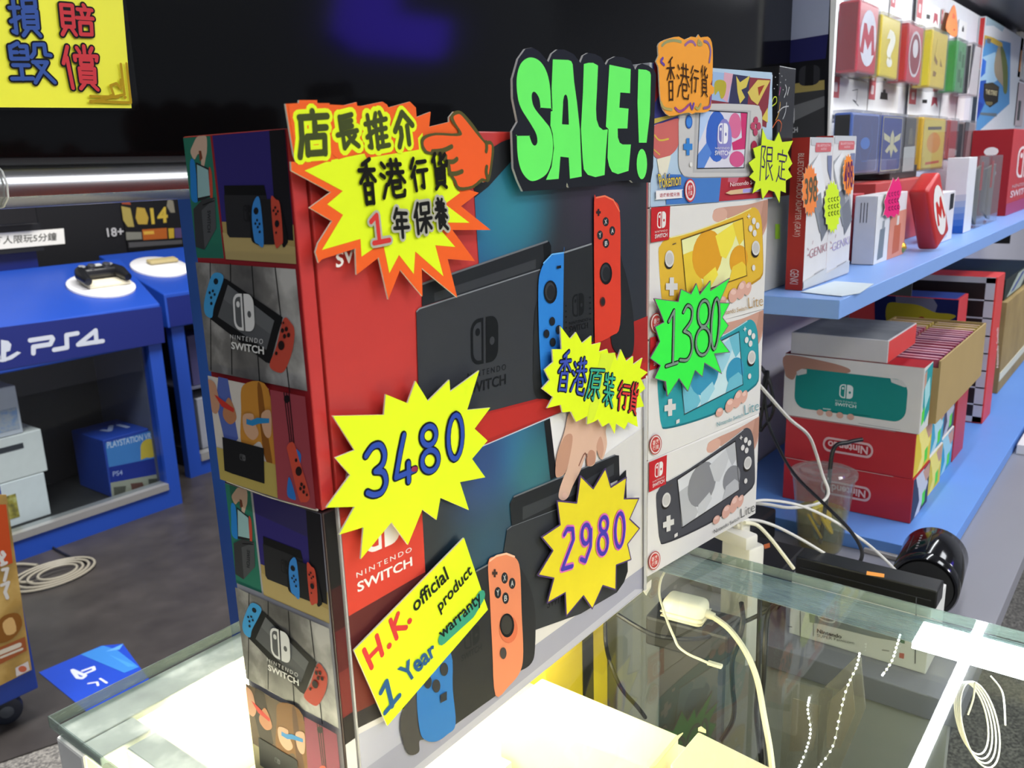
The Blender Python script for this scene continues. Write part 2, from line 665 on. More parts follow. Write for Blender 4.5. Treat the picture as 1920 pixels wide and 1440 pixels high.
mb = MB(); mb.box(5.2, 5.3, -3, 4.6, FLZ, 1.76, M('b4b6bc', .7)); struct('wall_far_right', mb)
WALLM = M('e2e0ea', .6, var=.04, scale=6)
WX = on(366, 640, y=.345).x
mb = MB(); mb.box(WX + .008, 5.2, .262, .34, FLZ, 1.76, WALLM); wr = struct('wall_right', mb)
BLUE = M('1d4a9a', .38, var=.06, scale=5)
mb = MB(); mb.box(WX, .34, .2572, .2618, FLZ, 1.2, BLUE); mb.box(WX, WX + .0075, .2618, .345, FLZ, 1.2, BLUE); struct('trim_2', mb)

# ------------------------------------------------------------ television on the wall
tv = thing('television', 'huge black flat television with a silver lower bar, hanging behind the cartons', 'television', (.5, .24, .36))
mb = MB(); mb.box(-.22, 1.222, .219, .2565, .366, 1.17, M('0c0c0d', .4)); place('housing', mb, tv, bevel=.003)
mb = MB(); mb.box(-.212, 1.214, .2165, .2192, .38, 1.162, M('060607', .09, spec=.3, var=.02)); place('screen', mb, tv)
mb = MB()
prof = [(.2565, .352), (.232, .3495), (.214, .3515), (.206, .357), (.2045, .364), (.208, .3715), (.2155, .3755), (.2565, .376)]
n = len(prof)
vs = [V((x, a, b)) for x in (-.22, 1.222) for a, b in prof]
mb.add(vs, [tuple(range(n)), tuple(range(n, 2 * n))[::-1]] + [((i + 1) % n, i, n + i, n + (i + 1) % n) for i in range(n)], M('b9babd', .26, 1, var=.03, scale=3))
place('lower_bar', mb, tv, smooth=True)
FXE = on(9, 345, y=.205).x
FILM = pane('clear_film', 'eef0ee', .15, 1.5, .12, 'd8dad8')
mb = MB(); vs = [V((x, a - (.0022 if a < .25 else 0), b)) for x in (-.22, FXE) for a, b in prof[1:7]]
mb.add(vs, [(i, i + 1, 7 + i, 6 + i) for i in range(5)], FILM)
mb.tube([V((FXE, a - .0024, b)) for a, b in prof[1:7]], .0006, M('c8cac8', .3), 6)
place('protective_film', mb, tv)

# notice taped to the screen
NT = PL((0, .2125, 0), (0, -1, 0))
q = [NT.to3(NT.px(a)) for a in PX('-60,207 259,207 226,-60 -60,-60')]
nt = thing('notice_sign', 'yellow laminated notice with blue and red characters, taped to the television screen', 'sign', q[1])
mb = MB(); mb.prism([NT.to3(NT.px(a)) for a in PX('-60,201 245,203 228,0 222,-60 -60,-60')], (0, -.0012, 0), M('eef030', .5, g=1.3), M('d8d8a0')); place('card', mb, nt)
mb = MB(); mb.flat([V(a) + V((0, -.0017, 0)) for a in q], pane('laminate_film', 'fcfcf8', .06, 1.4)); place('laminate', mb, nt)
p = PR(NT, off=.00205)
for ch, qd, col in (('損', '35,-10 245,-20 270,250 65,245', '3c5aa6'), ('毀', '25,290 330,285 365,570 60,560', '3c5aa6'), ('賠', '375,15 612,35 625,250 400,245', 'd24048'), ('償', '368,305 648,310 655,615 440,600', 'd24048')):
    p.strokes(ch, A1(qd), .0042, '15171c')
    p.strokes(ch, A1(qd), .0022, col)
for a in ('800,435 825,640 595,690', '838,432 868,695 595,685', '595,652 720,655 780,660', '720,655 750,640 730,580 770,565 800,600 800,540'):
    p.line(A1(a), .0016, 'b8961e')
p.ell(A1('828,660')[0], 3, 3, 'b8961e')
p.done('print', nt)

# ------------------------------------------------------------ glass showcase counter
CX0, CX1, CY0, CY1 = -.0525, .449, -.75, .256
cn = thing('glass_counter', 'glass-topped showcase counter with lit cream shelf, carrying the stacked cartons', 'counter', (.2, -.2, FLZ))
GLASS = pane('counter_glass', 'f8faf7', .0, 1.33)
GEDGE = pane('glass_edge', 'd8e2de', .1, 1.4, .3, 'a9b4b1')
mb = MB()
mb.box(CX0 + .001, CX1 - .001, CY0 + .001, CY1 - .001, -.0001, 0, GLASS)
mb.box(CX0, CX1, CY1 - .001, CY1, -.009, 0, GEDGE)
mb.box(CX0, CX1, CY0, CY0 + .001, -.009, 0, GEDGE)
mb.box(CX0, CX0 + .001, CY0, CY1, -.009, 0, GEDGE)
mb.box(CX1 - .001, CX1, CY0, CY1, -.009, 0, GEDGE)
place('glass_top', mb, cn)
SILV = cloudy('scuffed_strip', [(.3, '8a9294'), (.5, 'a4acac'), (.64, 'dde2e2')], 17, .4, (1, 1, 1), .15)
mb = MB(); mb.box(-.048, .40, .2205, .2545, -.015, -.0095, SILV); place('far_strip', mb, cn, bevel=.001)
mb = MB(); mb.box(-.032, -.0105, -.30, .19, -.0155, -.0097, SILV); place('left_strip', mb, cn, bevel=.001)
mb = MB(); mb.box(-.048, -.0105, .195, .220, -.0165, -.0099, SILV); place('corner_strip', mb, cn, bevel=.001)
STRIP = pane('frosted_strip', 'e6eeee', .2, 1.5, .4, 'aebfc2')
mb = MB(); mb.box(.402, .4475, CY0 + .01, .2, -.0101, -.0097, STRIP); place('right_strip', mb, cn)
SIDE = pane('side_glass', 'f4f6f2', .0, 1.4)
mb = MB(); mb.box(.4455, .446, CY0 + .02, .254, -.62, -.0105, SIDE); place('right_pane', mb, cn)
mb = MB(); mb.box(-.049, -.0485, CY0 + .02, .214, -.5, -.0175, SIDE); place('left_pane', mb, cn)
WHITE = M('dcdcda', .5)
mb = MB(); mb.box(-.0505, -.02, .2165, .2545, FLZ, -.017, WHITE); place('corner_post', mb, cn, bevel=.002)
mb = MB(); mb.box(-.018, .19, .244, .2545, FLZ, -.0165, M('d8d4c0', .5)); place('back_panel', mb, cn)
CREAM = M('efe8c8', .55)
mb = MB(); mb.box(-.046, .328, -.72, .242, -.135, -.128, CREAM); place('lit_shelf', mb, cn)
mb = MB(); mb.box(-.046, .444, -.74, .242, FLZ, -.55, M('9a9a92', .7)); place('cabinet_base', mb, cn)
LED = lamp_mat('fff1cc', 60)
mb = MB(); mb.box(.03, .30, .206, .216, -.027, -.019, LED); place('led_or_added_bar', mb, cn)
mb = MB(); mb.box(.02, .325, .045, .055, -.022, -.015, LED); place('led_or_added_bar', mb, cn)  # added out of sight under the cartons to brighten the cream carton top
mb = MB(); mb.box(-.04, .40, -.48, -.33, -.0105, -.0097, SILV); place('added_light_shield', mb, cn)  # added out of view to keep the front bar's light off the cartons
mb = MB(); mb.box(.02, .40, -.42, -.41, -.03, -.021, LED); place('led_or_added_bar', mb, cn)  # added below the view to brighten the cream cartons
mb = MB(); mb.box(-.045, -.038, -.5, .185, -.024, -.0175, LED); place('led_or_added_bar', mb, cn)
mb = MB(); mb.box(.406, .4445, -.60, -.205, -.017, -.0115, lamp_mat('f6faff', 22)); place('led_or_added_bar', mb, cn)  # added glow standing in for the bright reflection on the right strip
# low shelf on the lit side, so the light reads in bands
mb = MB(); mb.box(.03, .21, .05, .068, -.127, -.112, M('f4eed2', .5)); place('shelf_rib', mb, cn)
mb = MB(); mb.box(.03, .21, -.06, -.042, -.127, -.112, M('f4eed2', .5)); place('shelf_rib', mb, cn)

# cream cartons on the shelf of the counter
def px_box(name, label, cat, top, ztop, zbot, m, group=None, inset=None):
    pts = [on(*q, z=ztop) for q in top]
    c = sum(pts, V()) / len(pts)
    t = thing(name, label, cat, (c.x, c.y, zbot), group)
    mb = MB(); mb.hexa([V((q.x, q.y, zbot)) for q in pts], pts, m)
    place('carton', mb, t, bevel=.0015)
    return t, pts, c


CRM = cloudy('cream_card', [(.3, 'f2e6bc'), (.7, 'fbf4d8')], 6, .6)
t, pts, c = px_box('cream_carton', 'long cream carton lit inside the glass counter, in front of the lower big carton', 'box', PX('935,1332 1222,1440 1273,1378 1016,1271'), -.075, -.1275, CRM, 'cream cartons inside the counter')
mb = MB(); mb.prism([pts[2] + V((-.004, .0, .0002)), pts[2] + V((.003, -.002, .0002)), pts[1] + V((.002, -.002, .0002)), pts[1] + V((-.003, .001, .0002))], (0, 0, .0012), M('f0e4b4', .6)); place('end_flap', mb, t)
t, pts, c = px_box('cream_carton', 'short cream carton lit inside the counter, at the lower edge below the thick white cable', 'box', PX('1257,1432 1270,1475 1420,1500 1446,1439 1309,1371'), -.06, -.1275, CRM, 'cream cartons inside the counter')
mb = MB(); mb.prism([pts[4] + V((.0, .0, .0001)), pts[4] + V((.003, -.001, .0001)), pts[4] + V((.001, -.006, .0001))], (0, 0, .003), M('f0e4b4', .6)); place('end_flap', mb, t)

# yellow carton, grey post and gadgets at the back of the counter
YB = M('e8cc2c', .5)
yt = thing('yellow_carton', 'bright yellow carton with a dark band standing at the back of the counter', 'box', (.39, .13, -.55))
mb = MB(); mb.box(.33, .4445, .101, .16, -.5495, -.08, YB); place('carton', mb, yt, bevel=.001)
mb = MB(); mb.box(.395, .4145, .0998, .101, -.545, -.081, M('2a2a22', .5)); place('band', mb, yt)

def cable(name, label, pts, r, m, group=None, n=7, k=6):
    mb = MB()
    mb.tube(spline(pts, k), r, m, n)
    return solo(name, label, 'cable', mb, group, smooth=True)


WC = M('e2ddc4', .45)
BC = M('1a1b1c', .45)
def zl(txt, z):
    """pixels with a height each"""
    out = []
    for a in txt.split():
        u, v, h = a.split(',')
        out.append(on(float(u), float(v), z=float(h)))
    return out


ch = thing('charger_brick', 'off-white rounded charger hanging under the counter glass on its cables', 'charger', on(1287, 1140, z=-.034))
c = on(1286, 1141, z=-.034)
ex = (on(1330, 1152, z=-.034) - c); ex.z = 0; ex.normalize(); ey = V((-ex.y, ex.x, 0))
mb = MB(); mb.obox(c, ex * .0195, ey * .0125, (0, 0, .011), M('f0ecda', .45)); place('case', mb, ch, bevel=.006, smooth=True, seg=4)
mb = MB(); mb.obox(c - V((0, 0, .0015)), ex * .0199, ey * .0129, (0, 0, .0006), M('cfc9b0', .5)); place('seam', mb, ch)
mb = MB(); mb.obox(c - V((0, 0, .0060)), ex * .0197, ey * .0127, (0, 0, .0005), M('cfc9b0', .5)); place('seam', mb, ch)
mb = MB(); mb.tube([c + ex * .019, c + ex * .027 - V((0, 0, .001))], [.0042, .0034], WC, 10); place('strain_relief', mb, ch, smooth=True)
cable('charger_cable', 'thick off-white cable curving down from the charger inside the counter', zl('1330,1152,-.034 1368,1180,-.04 1400,1225,-.05 1420,1275,-.065 1432,1340,-.08 1443,1400,-.1 1449,1450,-.11', 0), .0026, WC)
cable('thin_white_cable', 'thin off-white cable with a small plug, dangling below the grey handheld carton', zl('1254,1060,-.012 1240,1085,-.014 1236,1112,-.016 1243,1140,-.0205 1254,1172,-.024 1264,1195,-.03 1272,1212,-.034 1290,1226,-.036 1312,1236,-.036 1328,1243,-.036', 0), .0011, WC)
a, b = on(1327, 1242, z=-.036), on(1354, 1250, z=-.036)
mb = MB(); d = (b - a); mb.obox((a + b) / 2, d / 2, V((-d.y, d.x, 0)).normalized() * .0022, (0, 0, .0014), WC)
solo('cable_plug', 'small off-white plug at the end of the thin white cable', 'plug', mb, bevel=.0006)
for k, (lab, pts) in enumerate((('black cable running straight down right of the thick white cable', '1425,1110,-.02 1424,1160,-.04 1422,1230,-.07 1421,1290,-.1 1418,1340,-.13 1424,1400,-.17 1430,1450,-.2'),
                 ('black cable bending in from the right to join the straight black cable', '1462,1128,-.03 1440,1150,-.045 1434,1210,-.07 1432,1270,-.1 1428,1320,-.13 1430,1380,-.165 1434,1440,-.19'),
                 ('black cable hanging left of the thick white cable inside the counter', '1390,1130,-.02 1393,1165,-.03 1384,1205,-.05 1373,1240,-.07 1374,1290,-.1 1377,1325,-.12 1372,1355,-.14 1352,1388,-.16'),
                 ('black cable curling in front of the yellow carton', '1135,1165,-.08 1136,1205,-.1 1145,1245,-.11 1165,1290,-.13 1195,1325,-.15 1210,1345,-.17'),
                 ('black cable crossing behind the charger', '1158,1152,-.05 1190,1172,-.055 1225,1190,-.06 1262,1196,-.065 1300,1198,-.07 1345,1190,-.075'),
                 ('black cable from the right passing behind the charger cable', '1465,1130,-.05 1425,1152,-.06 1390,1168,-.07 1360,1180,-.08 1330,1188,-.085'),
                 )):
    cable('black_cable', lab, zl(pts, 0), (.0022 if k in (0, 1, 2) else .0021), BC)
ad = thing('power_adapter', 'dark grey power adapter lying under the charger inside the counter', 'adapter', on(1300, 1180, z=-.10))
c = on(1300, 1182, z=-.085)
mb = MB(); mb.obox(c, ex * .042, ey * .022, (0, 0, .016), M('2e2f30', .5)); place('case', mb, ad, bevel=.003)
mb = MB(); mb.obox(c + V((0, 0, .0163)), ex * .022, ey * .01, (0, 0, .0003), M('4a4b4c', .5)); place('rating_plate', mb, ad)
mb = MB(); mb.obox(c - V((0, 0, .2365)), ex * .03, ey * .012, (0, 0, .22), M('4c4b49', .6)); place('bracket', mb, ad)
# grey upright and floor boards in the depth of the case
mb = MB(); mb.box(.497, .60, .12, .2, -.5935, -.09, M('b4b2a8', .55)); solo('grey_post', 'pale grey upright beyond the counter, right of the yellow carton', 'post', mb, bevel=.002)
bw = cloudy('dusty_boards', [(.3, '8e8c80'), (.55, 'aaa89c'), (.75, 'bcbab0')], 18, .7, (1, 1, 1))
mb = MB(); mb.box(.452, .672, -.7, .26, FLZ, -.60, M('8a887e', .7)); gp = tag(place('gap_platform', mb, None, V((.56, -.2, FLZ))), 'dark dusty platform between the counter and the grey table', 'platform')
for k in range(7):
    y = -.68 + k * .132
    mb = MB(); mb.box(.4525, .6715, y, y + .128, -.5995, -.594, bw); place('plank', mb, gp, bevel=.001)
# clear packets; lamp reflections on their film are built as glowing dots
def glint_dots(label, px, nn):
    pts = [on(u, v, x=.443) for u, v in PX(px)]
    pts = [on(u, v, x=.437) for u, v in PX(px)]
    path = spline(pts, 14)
    t = thing('glint_dots', label, 'reflection dots', path[0], 'reflection dots inside the counter')
    mb = MB(); mb.tube(path, .0004, M('c8c8b8', .4), 5); place('wire', mb, t)  # thin line joining the reflection dots
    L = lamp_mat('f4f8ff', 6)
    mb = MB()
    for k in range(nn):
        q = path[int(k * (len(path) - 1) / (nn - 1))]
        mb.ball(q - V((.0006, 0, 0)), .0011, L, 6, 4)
    o = place('lamp', mb, t); o['kind'] = 'stuff'  # emissive dots imitating lamps mirrored in the film
PLAS = pane('packet_film', 'e6e8e2', .08, 1.45, .16, 'b4b2a8')
glint_dots('glowing dots for lamp reflections on the left packet, lower edge of the counter', '1498,1440 1512,1405 1520,1370 1515,1330 1518,1308', 18)
glint_dots('glowing dots for lamp reflections down the middle packet in the counter', '1536,1438 1562,1398 1575,1340 1588,1290 1606,1250 1612,1225', 20)
glint_dots('glowing dots for lamp reflections at the right, close below the strip', '1655,1265 1672,1240 1682,1210 1688,1190', 12)
for lab, q in (('clear plastic packet with dull brown contents, leftmost of those in the counter', '1472,1275 1560,1298 1535,1440 1462,1440'), ('clear plastic packet in the middle of the counter', '1535,1300 1612,1225 1622,1330 1575,1440 1532,1440')):
    pts = [on(*a, x=.4385) for a in PX(q)]
    t = thing('plastic_packet', lab, 'packet', min(pts, key=lambda a: a.z), 'clear packets inside the counter')
    mb = MB(); mb.prism(pts, (.003, 0, 0), PLAS); place('film', mb, t)
    c = sum(pts, V()) / len(pts)
    mb = MB(); mb.prism([c + (a - c) * .6 + V((.001, 0, 0)) for a in pts], (.001, 0, 0), M('7a7468', .6)); place('insert', mb, t)
ec = MB()
for k in range(4):
    c = on(1838, 1358, z=-.05)
    ex2, ey2 = V((.9, -.3, -.2)).normalized(), V((.2, .35, .9)).normalized()
    r1, r2 = .0245 - .0012 * k, .031 - .0016 * k
    ec.tube([c + V((0, .002 * k, .001 * k)) + ex2 * r1 * cos(2 * pi * j / 32) + ey2 * r2 * sin(2 * pi * j / 32) for j in range(32)], .0007, M('d0d0cc', .4), 6, True)
ec.tube(spline(zl('1828,1280,-.02 1825,1310,-.04 1815,1340,-.055', 0), 6), .0007, M('d0d0cc', .4), 6)
ec.tube(spline(zl('1858,1268,-.02 1880,1300,-.04 1885,1360,-.055', 0), 6), .0007, M('d0d0cc', .4), 6)
solo('coiled_cable', 'thin white cord coiled inside the right end of the counter', 'cord', ec, smooth=True)

# ------------------------------------------------------------ shop floor on the left
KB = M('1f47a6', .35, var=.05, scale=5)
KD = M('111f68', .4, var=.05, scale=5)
DK = M('0e0f12', .4)
k1 = thing('game_kiosk', 'blue game demo kiosk with a controller tray, on the left beyond the counter', 'kiosk', (.9, 3.0, FLZ), 'game kiosks on the shop floor')
KX0, KX1, KY = -.1, 1.535, 2.8
mb = MB()
mb.hexa([V((KX0, KY, -.27)), V((KX1, KY, -.27)), V((KX1 + .13, 3.3, -.27)), V((KX0, 3.3, -.27))], [V((KX0, KY, -.115)), V((KX1, KY, -.115)), V((KX1 + .13, 3.3, .03)), V((KX0, 3.3, .03))], KB)
place('tray', mb, k1, bevel=.006)
KP = PL((0, KY - .001, 0), (0, -1, 0))
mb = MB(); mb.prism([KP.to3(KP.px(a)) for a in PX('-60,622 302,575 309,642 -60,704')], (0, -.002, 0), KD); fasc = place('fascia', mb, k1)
p = PR(KP, off=.0026)
LET = 'c6ccd8'
for a in ('230,1185 395,1160 405,1175 385,1215 255,1235 255,1285', '595,1130 510,1145 515,1240 415,1258', '790,1190 600,1218 735,1108 742,1200'):
    p.line(A2(a), .016, LET)
p.poly(A2('5,1180 60,1190 85,1215 75,1265 45,1275 45,1350 5,1340'), LET)
p.poly(A2('-40,1330 0,1300 0,1335 60,1310 130,1270 160,1280 90,1330 20,1352 -20,1350'), LET)
p.done('lettering', k1)
mbf = MB()
for x0, x1, z0, z1 in ((KX1 - .06, KX1 - .006, -.95, -.27), (KX0, KX1 - .06, -.95, -.872), (KX0, KX0 + .1, -.872, -.27)):
    mbf.box(x0, x1, KY + .02, KY + .075, z0, z1, KB)
place('door_frame', mbf, k1)
mb = MB(); mb.box(KX0 + .1, KX1 - .06, KY + .012, KY + .075, -.872, -.846, M('b4b4b2', .35, .6)); place('sill_rail', mb, k1)
mb = MB(); mb.box(KX0 + .1, KX1 - .06, KY + .04, KY + .043, -.846, -.27, pane('kiosk_glass', 'f2f6f8', .02, 1.3)); place('door_glass', mb, k1)
mb = MB()
mb.box(KX0, KX1 - .02, 3.28, 3.34, -.95, -.27, M('1a1a1c', .6)); mb.box(KX1 - .058, KX1 - .04, KY + .09, 3.28, -.95, -.27, M('5a5e72', .6)); mb.box(KX0, KX0 + .02, KY + .09, 3.28, -.95, -.27, DK); mb.box(KX0 + .02, KX1 - .06, KY + .08, 3.28, -.95, -.86, M('242424', .6))
o = place('cabinet', mb, k1)
mb = MB(); mb.box(KX0, KX1 - .18, 3.37, 3.43, -.95, .22, KD); place('back_board', mb, k1)
mb = MB(); mb.box(KX0, KX1 - .165, 3.33, 3.40, .09, .20, M('111317', .4)); place('monitor_foot', mb, k1)
mb = MB(); mb.box(KX0, KX1 - .19, 3.28, 3.34, .2, .85, M('0b0b0d', .25)); place('monitor', mb, k1, bevel=.006)
KL = PL((0, 3.326, 0), (0, -1, 0))
mb = MB(); mb.prism([KL.to3(KL.px(a)) for a in A2('-200,500 500,440 490,322 -200,372')], (0, -.002, 0), M('d8d6cc', .5)); lb = place('label_strip', mb, k1)
p = PR(KL, off=.0026)
p.text('每人限玩5分鐘', A2('-60,385 435,352 435,415 -60,450'), '33332f', .01)
p.done('label_print', k1)


def tray_pt(u, v, y0):
    '''point of the sloping tray top seen at a pixel'''
    n = V((0, -.29, 1)).normalized()
    d = ray(u, v)
    return CP + d * ((V((0, y0, -.115)) - CP).dot(n) / d.dot(n))


TN = V((0, -.29, 1)).normalized()
TY = V((0, 1, .29)).normalized()
TX = V((1, 0, 0))


def pad_stand(lab, cpx, rx, y0):
    c = tray_pt(*cpx, y0) + TN * .001
    t = thing('controller_stand', lab, 'stand', c, 'controller stands on the kiosks')
    mb = MB(); mb.lathe(c, TN, [(rx, 0), (rx, .008), (rx * .96, .012), (rx * .3, .012)], M('e6e6e8', .4), 32); place('disc', mb, t, smooth=True)
    return t, c + TN * .013


t, c = pad_stand('round white stand holding a black game controller on the kiosk tray', (190, 538), .125, KY)
mb = MB(); mb.obox(c + TX * .015 + TN * .008, TX * .085, TY * .045, TN * .0085, M('e8e0c4', .4)); place('cradle', mb, t, bevel=.006)
gpd = thing('game_controller', 'black game controller resting on the round white stand of the kiosk', 'controller', c + TN * .018)
GP = M('17181b', .35)
g = c + TN * .042 + TY * .03
mb = MB(); mb.obox(g, TX * .075, TY * .030, TN * .020, GP); place('body', mb, gpd, bevel=.014, smooth=True, seg=3)
for s in (-1, 1):
    mb = MB(); mb.tube([g + TX * s * .06 + TY * .012, g + TX * s * .078 - TY * .03, g + TX * s * .08 - TY * .085 - TN * .006], [.023, .024, .015], GP, 10); place('grip', mb, gpd, smooth=True)
    mb = MB(); mb.lathe(g + TX * s * .03 - TY * .012 + TN * .018, TN, [(.014, 0), (.011, .009), (.015, .013), (.013, .017)], M('3a3b40', .4), 14); place('thumb_stick', mb, gpd, smooth=True)
    mb = MB(); mb.lathe(g + TX * s * .055 + TY * .012 + TN * .018, TN, [(.014, 0), (.013, .004), (.006, .006)], M('8a8c90', .3), 12); place('button_pad', mb, gpd, smooth=True)
mb = MB(); mb.obox(g + TY * .012 + TN * .0205, TX * .022, TY * .012, TN * .001, M('b9bbb8', .3)); place('touch_pad', mb, gpd)

# second kiosk behind
k2 = thing('game_kiosk', 'second blue game kiosk with a white disc, half hidden by the blue wall end', 'kiosk', (2.2, 3.3, FLZ), 'game kiosks on the shop floor')
K2 = 3.03
mb = MB(); mb.hexa([V((1.69, K2, -.26)), V((2.9, K2, -.26)), V((2.9, 3.53, -.26)), V((1.69, 3.53, -.26))], [V((1.69, K2, -.115)), V((2.9, K2, -.115)), V((2.9, 3.53, .03)), V((1.69, 3.53, .03))], KB)
place('tray', mb, k2, bevel=.005)
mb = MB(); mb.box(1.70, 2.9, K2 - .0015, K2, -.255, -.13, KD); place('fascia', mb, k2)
mb = MB(); mb.box(1.78, 2.9, K2 + .03, K2 + .07, -.95, -.885, KB); mb.box(1.72, 1.78, K2 + .03, K2 + .07, -.95, -.262, KB); place('door_frame', mb, k2)
mb = MB(); mb.box(1.78, 2.9, K2 + .02, K2 + .07, -.885, -.85, M('b4b4b2', .35, .6)); place('sill_rail', mb, k2)
mb = MB(); mb.box(1.72, 2.9, 3.48, 3.52, -.95, -.262, M('20222c', .6)); mb.box(1.8, 2.9, K2 + .075, 3.48, -.95, -.86, M('20222c', .6)); place('cabinet', mb, k2)
mb = MB(); mb.box(1.80, 2.9, K2 + .09, 3.48, -.57, -.561, M('5a5e72', .5)); place('shelf', mb, k2)
mb = MB(); mb.box(1.45, 2.9, 3.98, 4.05, -.95, .9, M('101116', .5)); place('back_board', mb, k2)
t, c = pad_stand('round white stand with a tan cradle on the second kiosk', (300, 503), .125, K2)
mb = MB(); mb.obox(c + TX * .03 + TY * .03 + TN * .009, TX * .07, TY * .022, TN * .009, M('b9a97a', .4)); place('cradle', mb, t, bevel=.008)
# poster above it
PO = PL((0, 3.975, 0), (0, -1, 0))
q = A2('925,60 1400,20 1450,480 985,500')
pt = thing('game_poster', 'black poster with big gold numerals above the second kiosk', 'poster', PO.to3(PO.px(q[3])))
mb = MB(); mb.prism([PO.to3(PO.px(a)) for a in q], (0, -.006, 0), M('0f0f12', .4)); place('sheet', mb, pt)
p = PR(PO, off=.007)
p.poly(A2('925,80 980,80 1005,140 935,135'), 'a4503a')
p.poly(A2('1040,55 1150,50 1170,80 1080,85'), 'a49a88')
p.poly(A2('1290,90 1330,110 1345,200 1310,200 1280,150'), '8d8878')
p.poly(A2('930,150 1000,165 1030,310 980,310 945,260'), 'b4a35a')
p.poly(A2('1050,160 1110,165 1140,240 1130,290 1060,290 1040,240'), 'c0a248')
p.text('14', A2('1150,165 1285,155 1290,275 1165,290'), 'd2b64a', .03)
p.text('18+', A2('815,320 945,310 950,380 825,388'), 'cfcfd2', .02)
p.poly(A2('965,350 1085,350 1090,405 970,412'), '8a8a80')
p.poly(A2('1090,330 1280,318 1285,400 1100,412'), 'b8642e')
p.poly(A2('1100,345 1180,340 1185,365 1105,370'), 'e0b04a')
p.poly(A2('1292,322 1335,320 1338,395 1298,400'), 'c8a83a')
p.poly(A2('1340,320 1395,316 1398,395 1345,396'), '5a4a72')
p.poly(A2('985,430 1240,418 1400,410 1400,440 990,470'), '57575a')
p.done('print', pt)
# goods inside the second kiosk
for lab, x0, x1, y0, z0, z1, h in (('dark game carton with violet print on the upper shelf of the second kiosk', 1.84, 2.2, 3.14, -.56, -.33, '3a3860'), ('black and white carton at the bottom of the second kiosk', 1.84, 2.25, 3.13, -.8595, -.62, '8a8e98')):
    t = thing('game_carton', lab, 'box', ((x0 + x1) / 2, y0, z0), 'cartons inside the kiosks')
    mb = MB(); mb.box(x0, x1, y0, y0 + .16, z0, z1, M(h, .5)); place('carton', mb, t, bevel=.003)
    mb = MB(); mb.box(x0 + .05, x1 - .1, y0 - .002, y0, z0 + .06, z1 - .06, cloudy('kiosk_print_' + h, [(.35, h), (.55, '8a8a94'), (.7, '1a1a20')], 14, .5)); place('picture', mb, t)
# goods inside the first kiosk
WB = 'c9cac6'
z = -.859
for k, (lab, wpx, h, hue) in enumerate((('white console carton with a gold print, at the bottom left inside the kiosk', 94, .17, 'e6e8e4'), ('white console carton with dark lettering, middle of the stack inside the kiosk', 83, .165, 'e8e8e0'), ('pale carton with blue print, topmost of the stack inside the kiosk', 30, .18, 'd4d6da'))):
    x1 = on(wpx, 950 - 110 * k, y=2.93).x
    t = thing('console_box', lab, 'box', (x1 - .2, 3.0, z), 'cartons inside the kiosks')
    mb = MB(); mb.box(x1 - .42, x1, 2.93, 3.18, z, z + h - .001, M(hue, .45)); place('carton', mb, t, bevel=.004)
    mb = MB()
    if k == 0:
        mb.box(x1 - .24, x1 - .11, 2.9285, 2.93, z + .03, z + .12, cloudy('gold_print', [(.35, '5a5230'), (.5, 'a8983a'), (.65, 'cfc87a')], 30, .5))
    elif k == 1:
        mb.box(x1 - .23, x1 - .07, 2.9285, 2.93, z + .11, z + .13, M('3a3c40', .5))
    else:
        mb.box(x1 - .14, x1 - .01, 2.9285, 2.93, z + .02, z + .1, cloudy('blue_print', [(.35, '8aa6cc'), (.5, 'b9bcc0'), (.7, '7a9ac8')], 30, .5))
    place('picture', mb, t)
    z += h
BP = PL((0, 2.90, 0), (0, -1, 0))
bb = thing('blue_carton', 'blue carton with a round yellow sticker inside the first kiosk', 'box', on(250, 925, y=2.90))
bl, br, tr, tl = [BP.to3(BP.px(a)) for a in A3('760,1105 1085,1025 1030,580 705,665')]
zb = -.859
x0, x1, zt = bl.x, br.x, (tr.z + tl.z) / 2
x1 = min(x1, KX1 - .064)
mb = MB(); mb.box(x0, x1, 2.90, 3.15, zb, zt, M('1d3f9a', .45)); place('carton', mb, bb, bevel=.003)
p = PR(BP, off=.0005)
p.poly(A3('710,690 1033,600 1055,790 735,850'), '4a86c8')
p.text('PLAYSTATION VR', A3('720,680 1020,615 1022,655 725,725'), 'c4d2e6', .02)
p.poly(A3('735,850 1058,785 1070,900 745,955'), '24368e')
p.text('PS4', A3('760,880 825,868 828,900 762,912'), 'aab4d8', .01)
p.poly(A3('745,955 1072,895 1085,1020 760,1105'), 'a0a08c')
for q, h in (('765,985 850,975 840,1060 775,1080', '5a5a4e'), ('880,960 960,950 990,1020 900,1045', '6a4a40'), ('1000,930 1060,925 1070,1000 1010,1010', '4e5048')):
    p.poly(A3(q), h)
p.ell(A3('1008,722')[0], 17, 18, 'd8bc46')
p.poly(A3('948,720 1000,780 950,800'), 'd8bc46')
p.done('print', bb)
p = PR(PL((0, 0, zt + .001), (0, 0, 1), (1, 0, 0)), off=.0004)
p.line(A3('690,600 740,605 750,570'), .02, 'a8b4d8'); p.line(A3('800,565 860,580'), .02, 'a8b4d8')
p.done('top_print', bb)

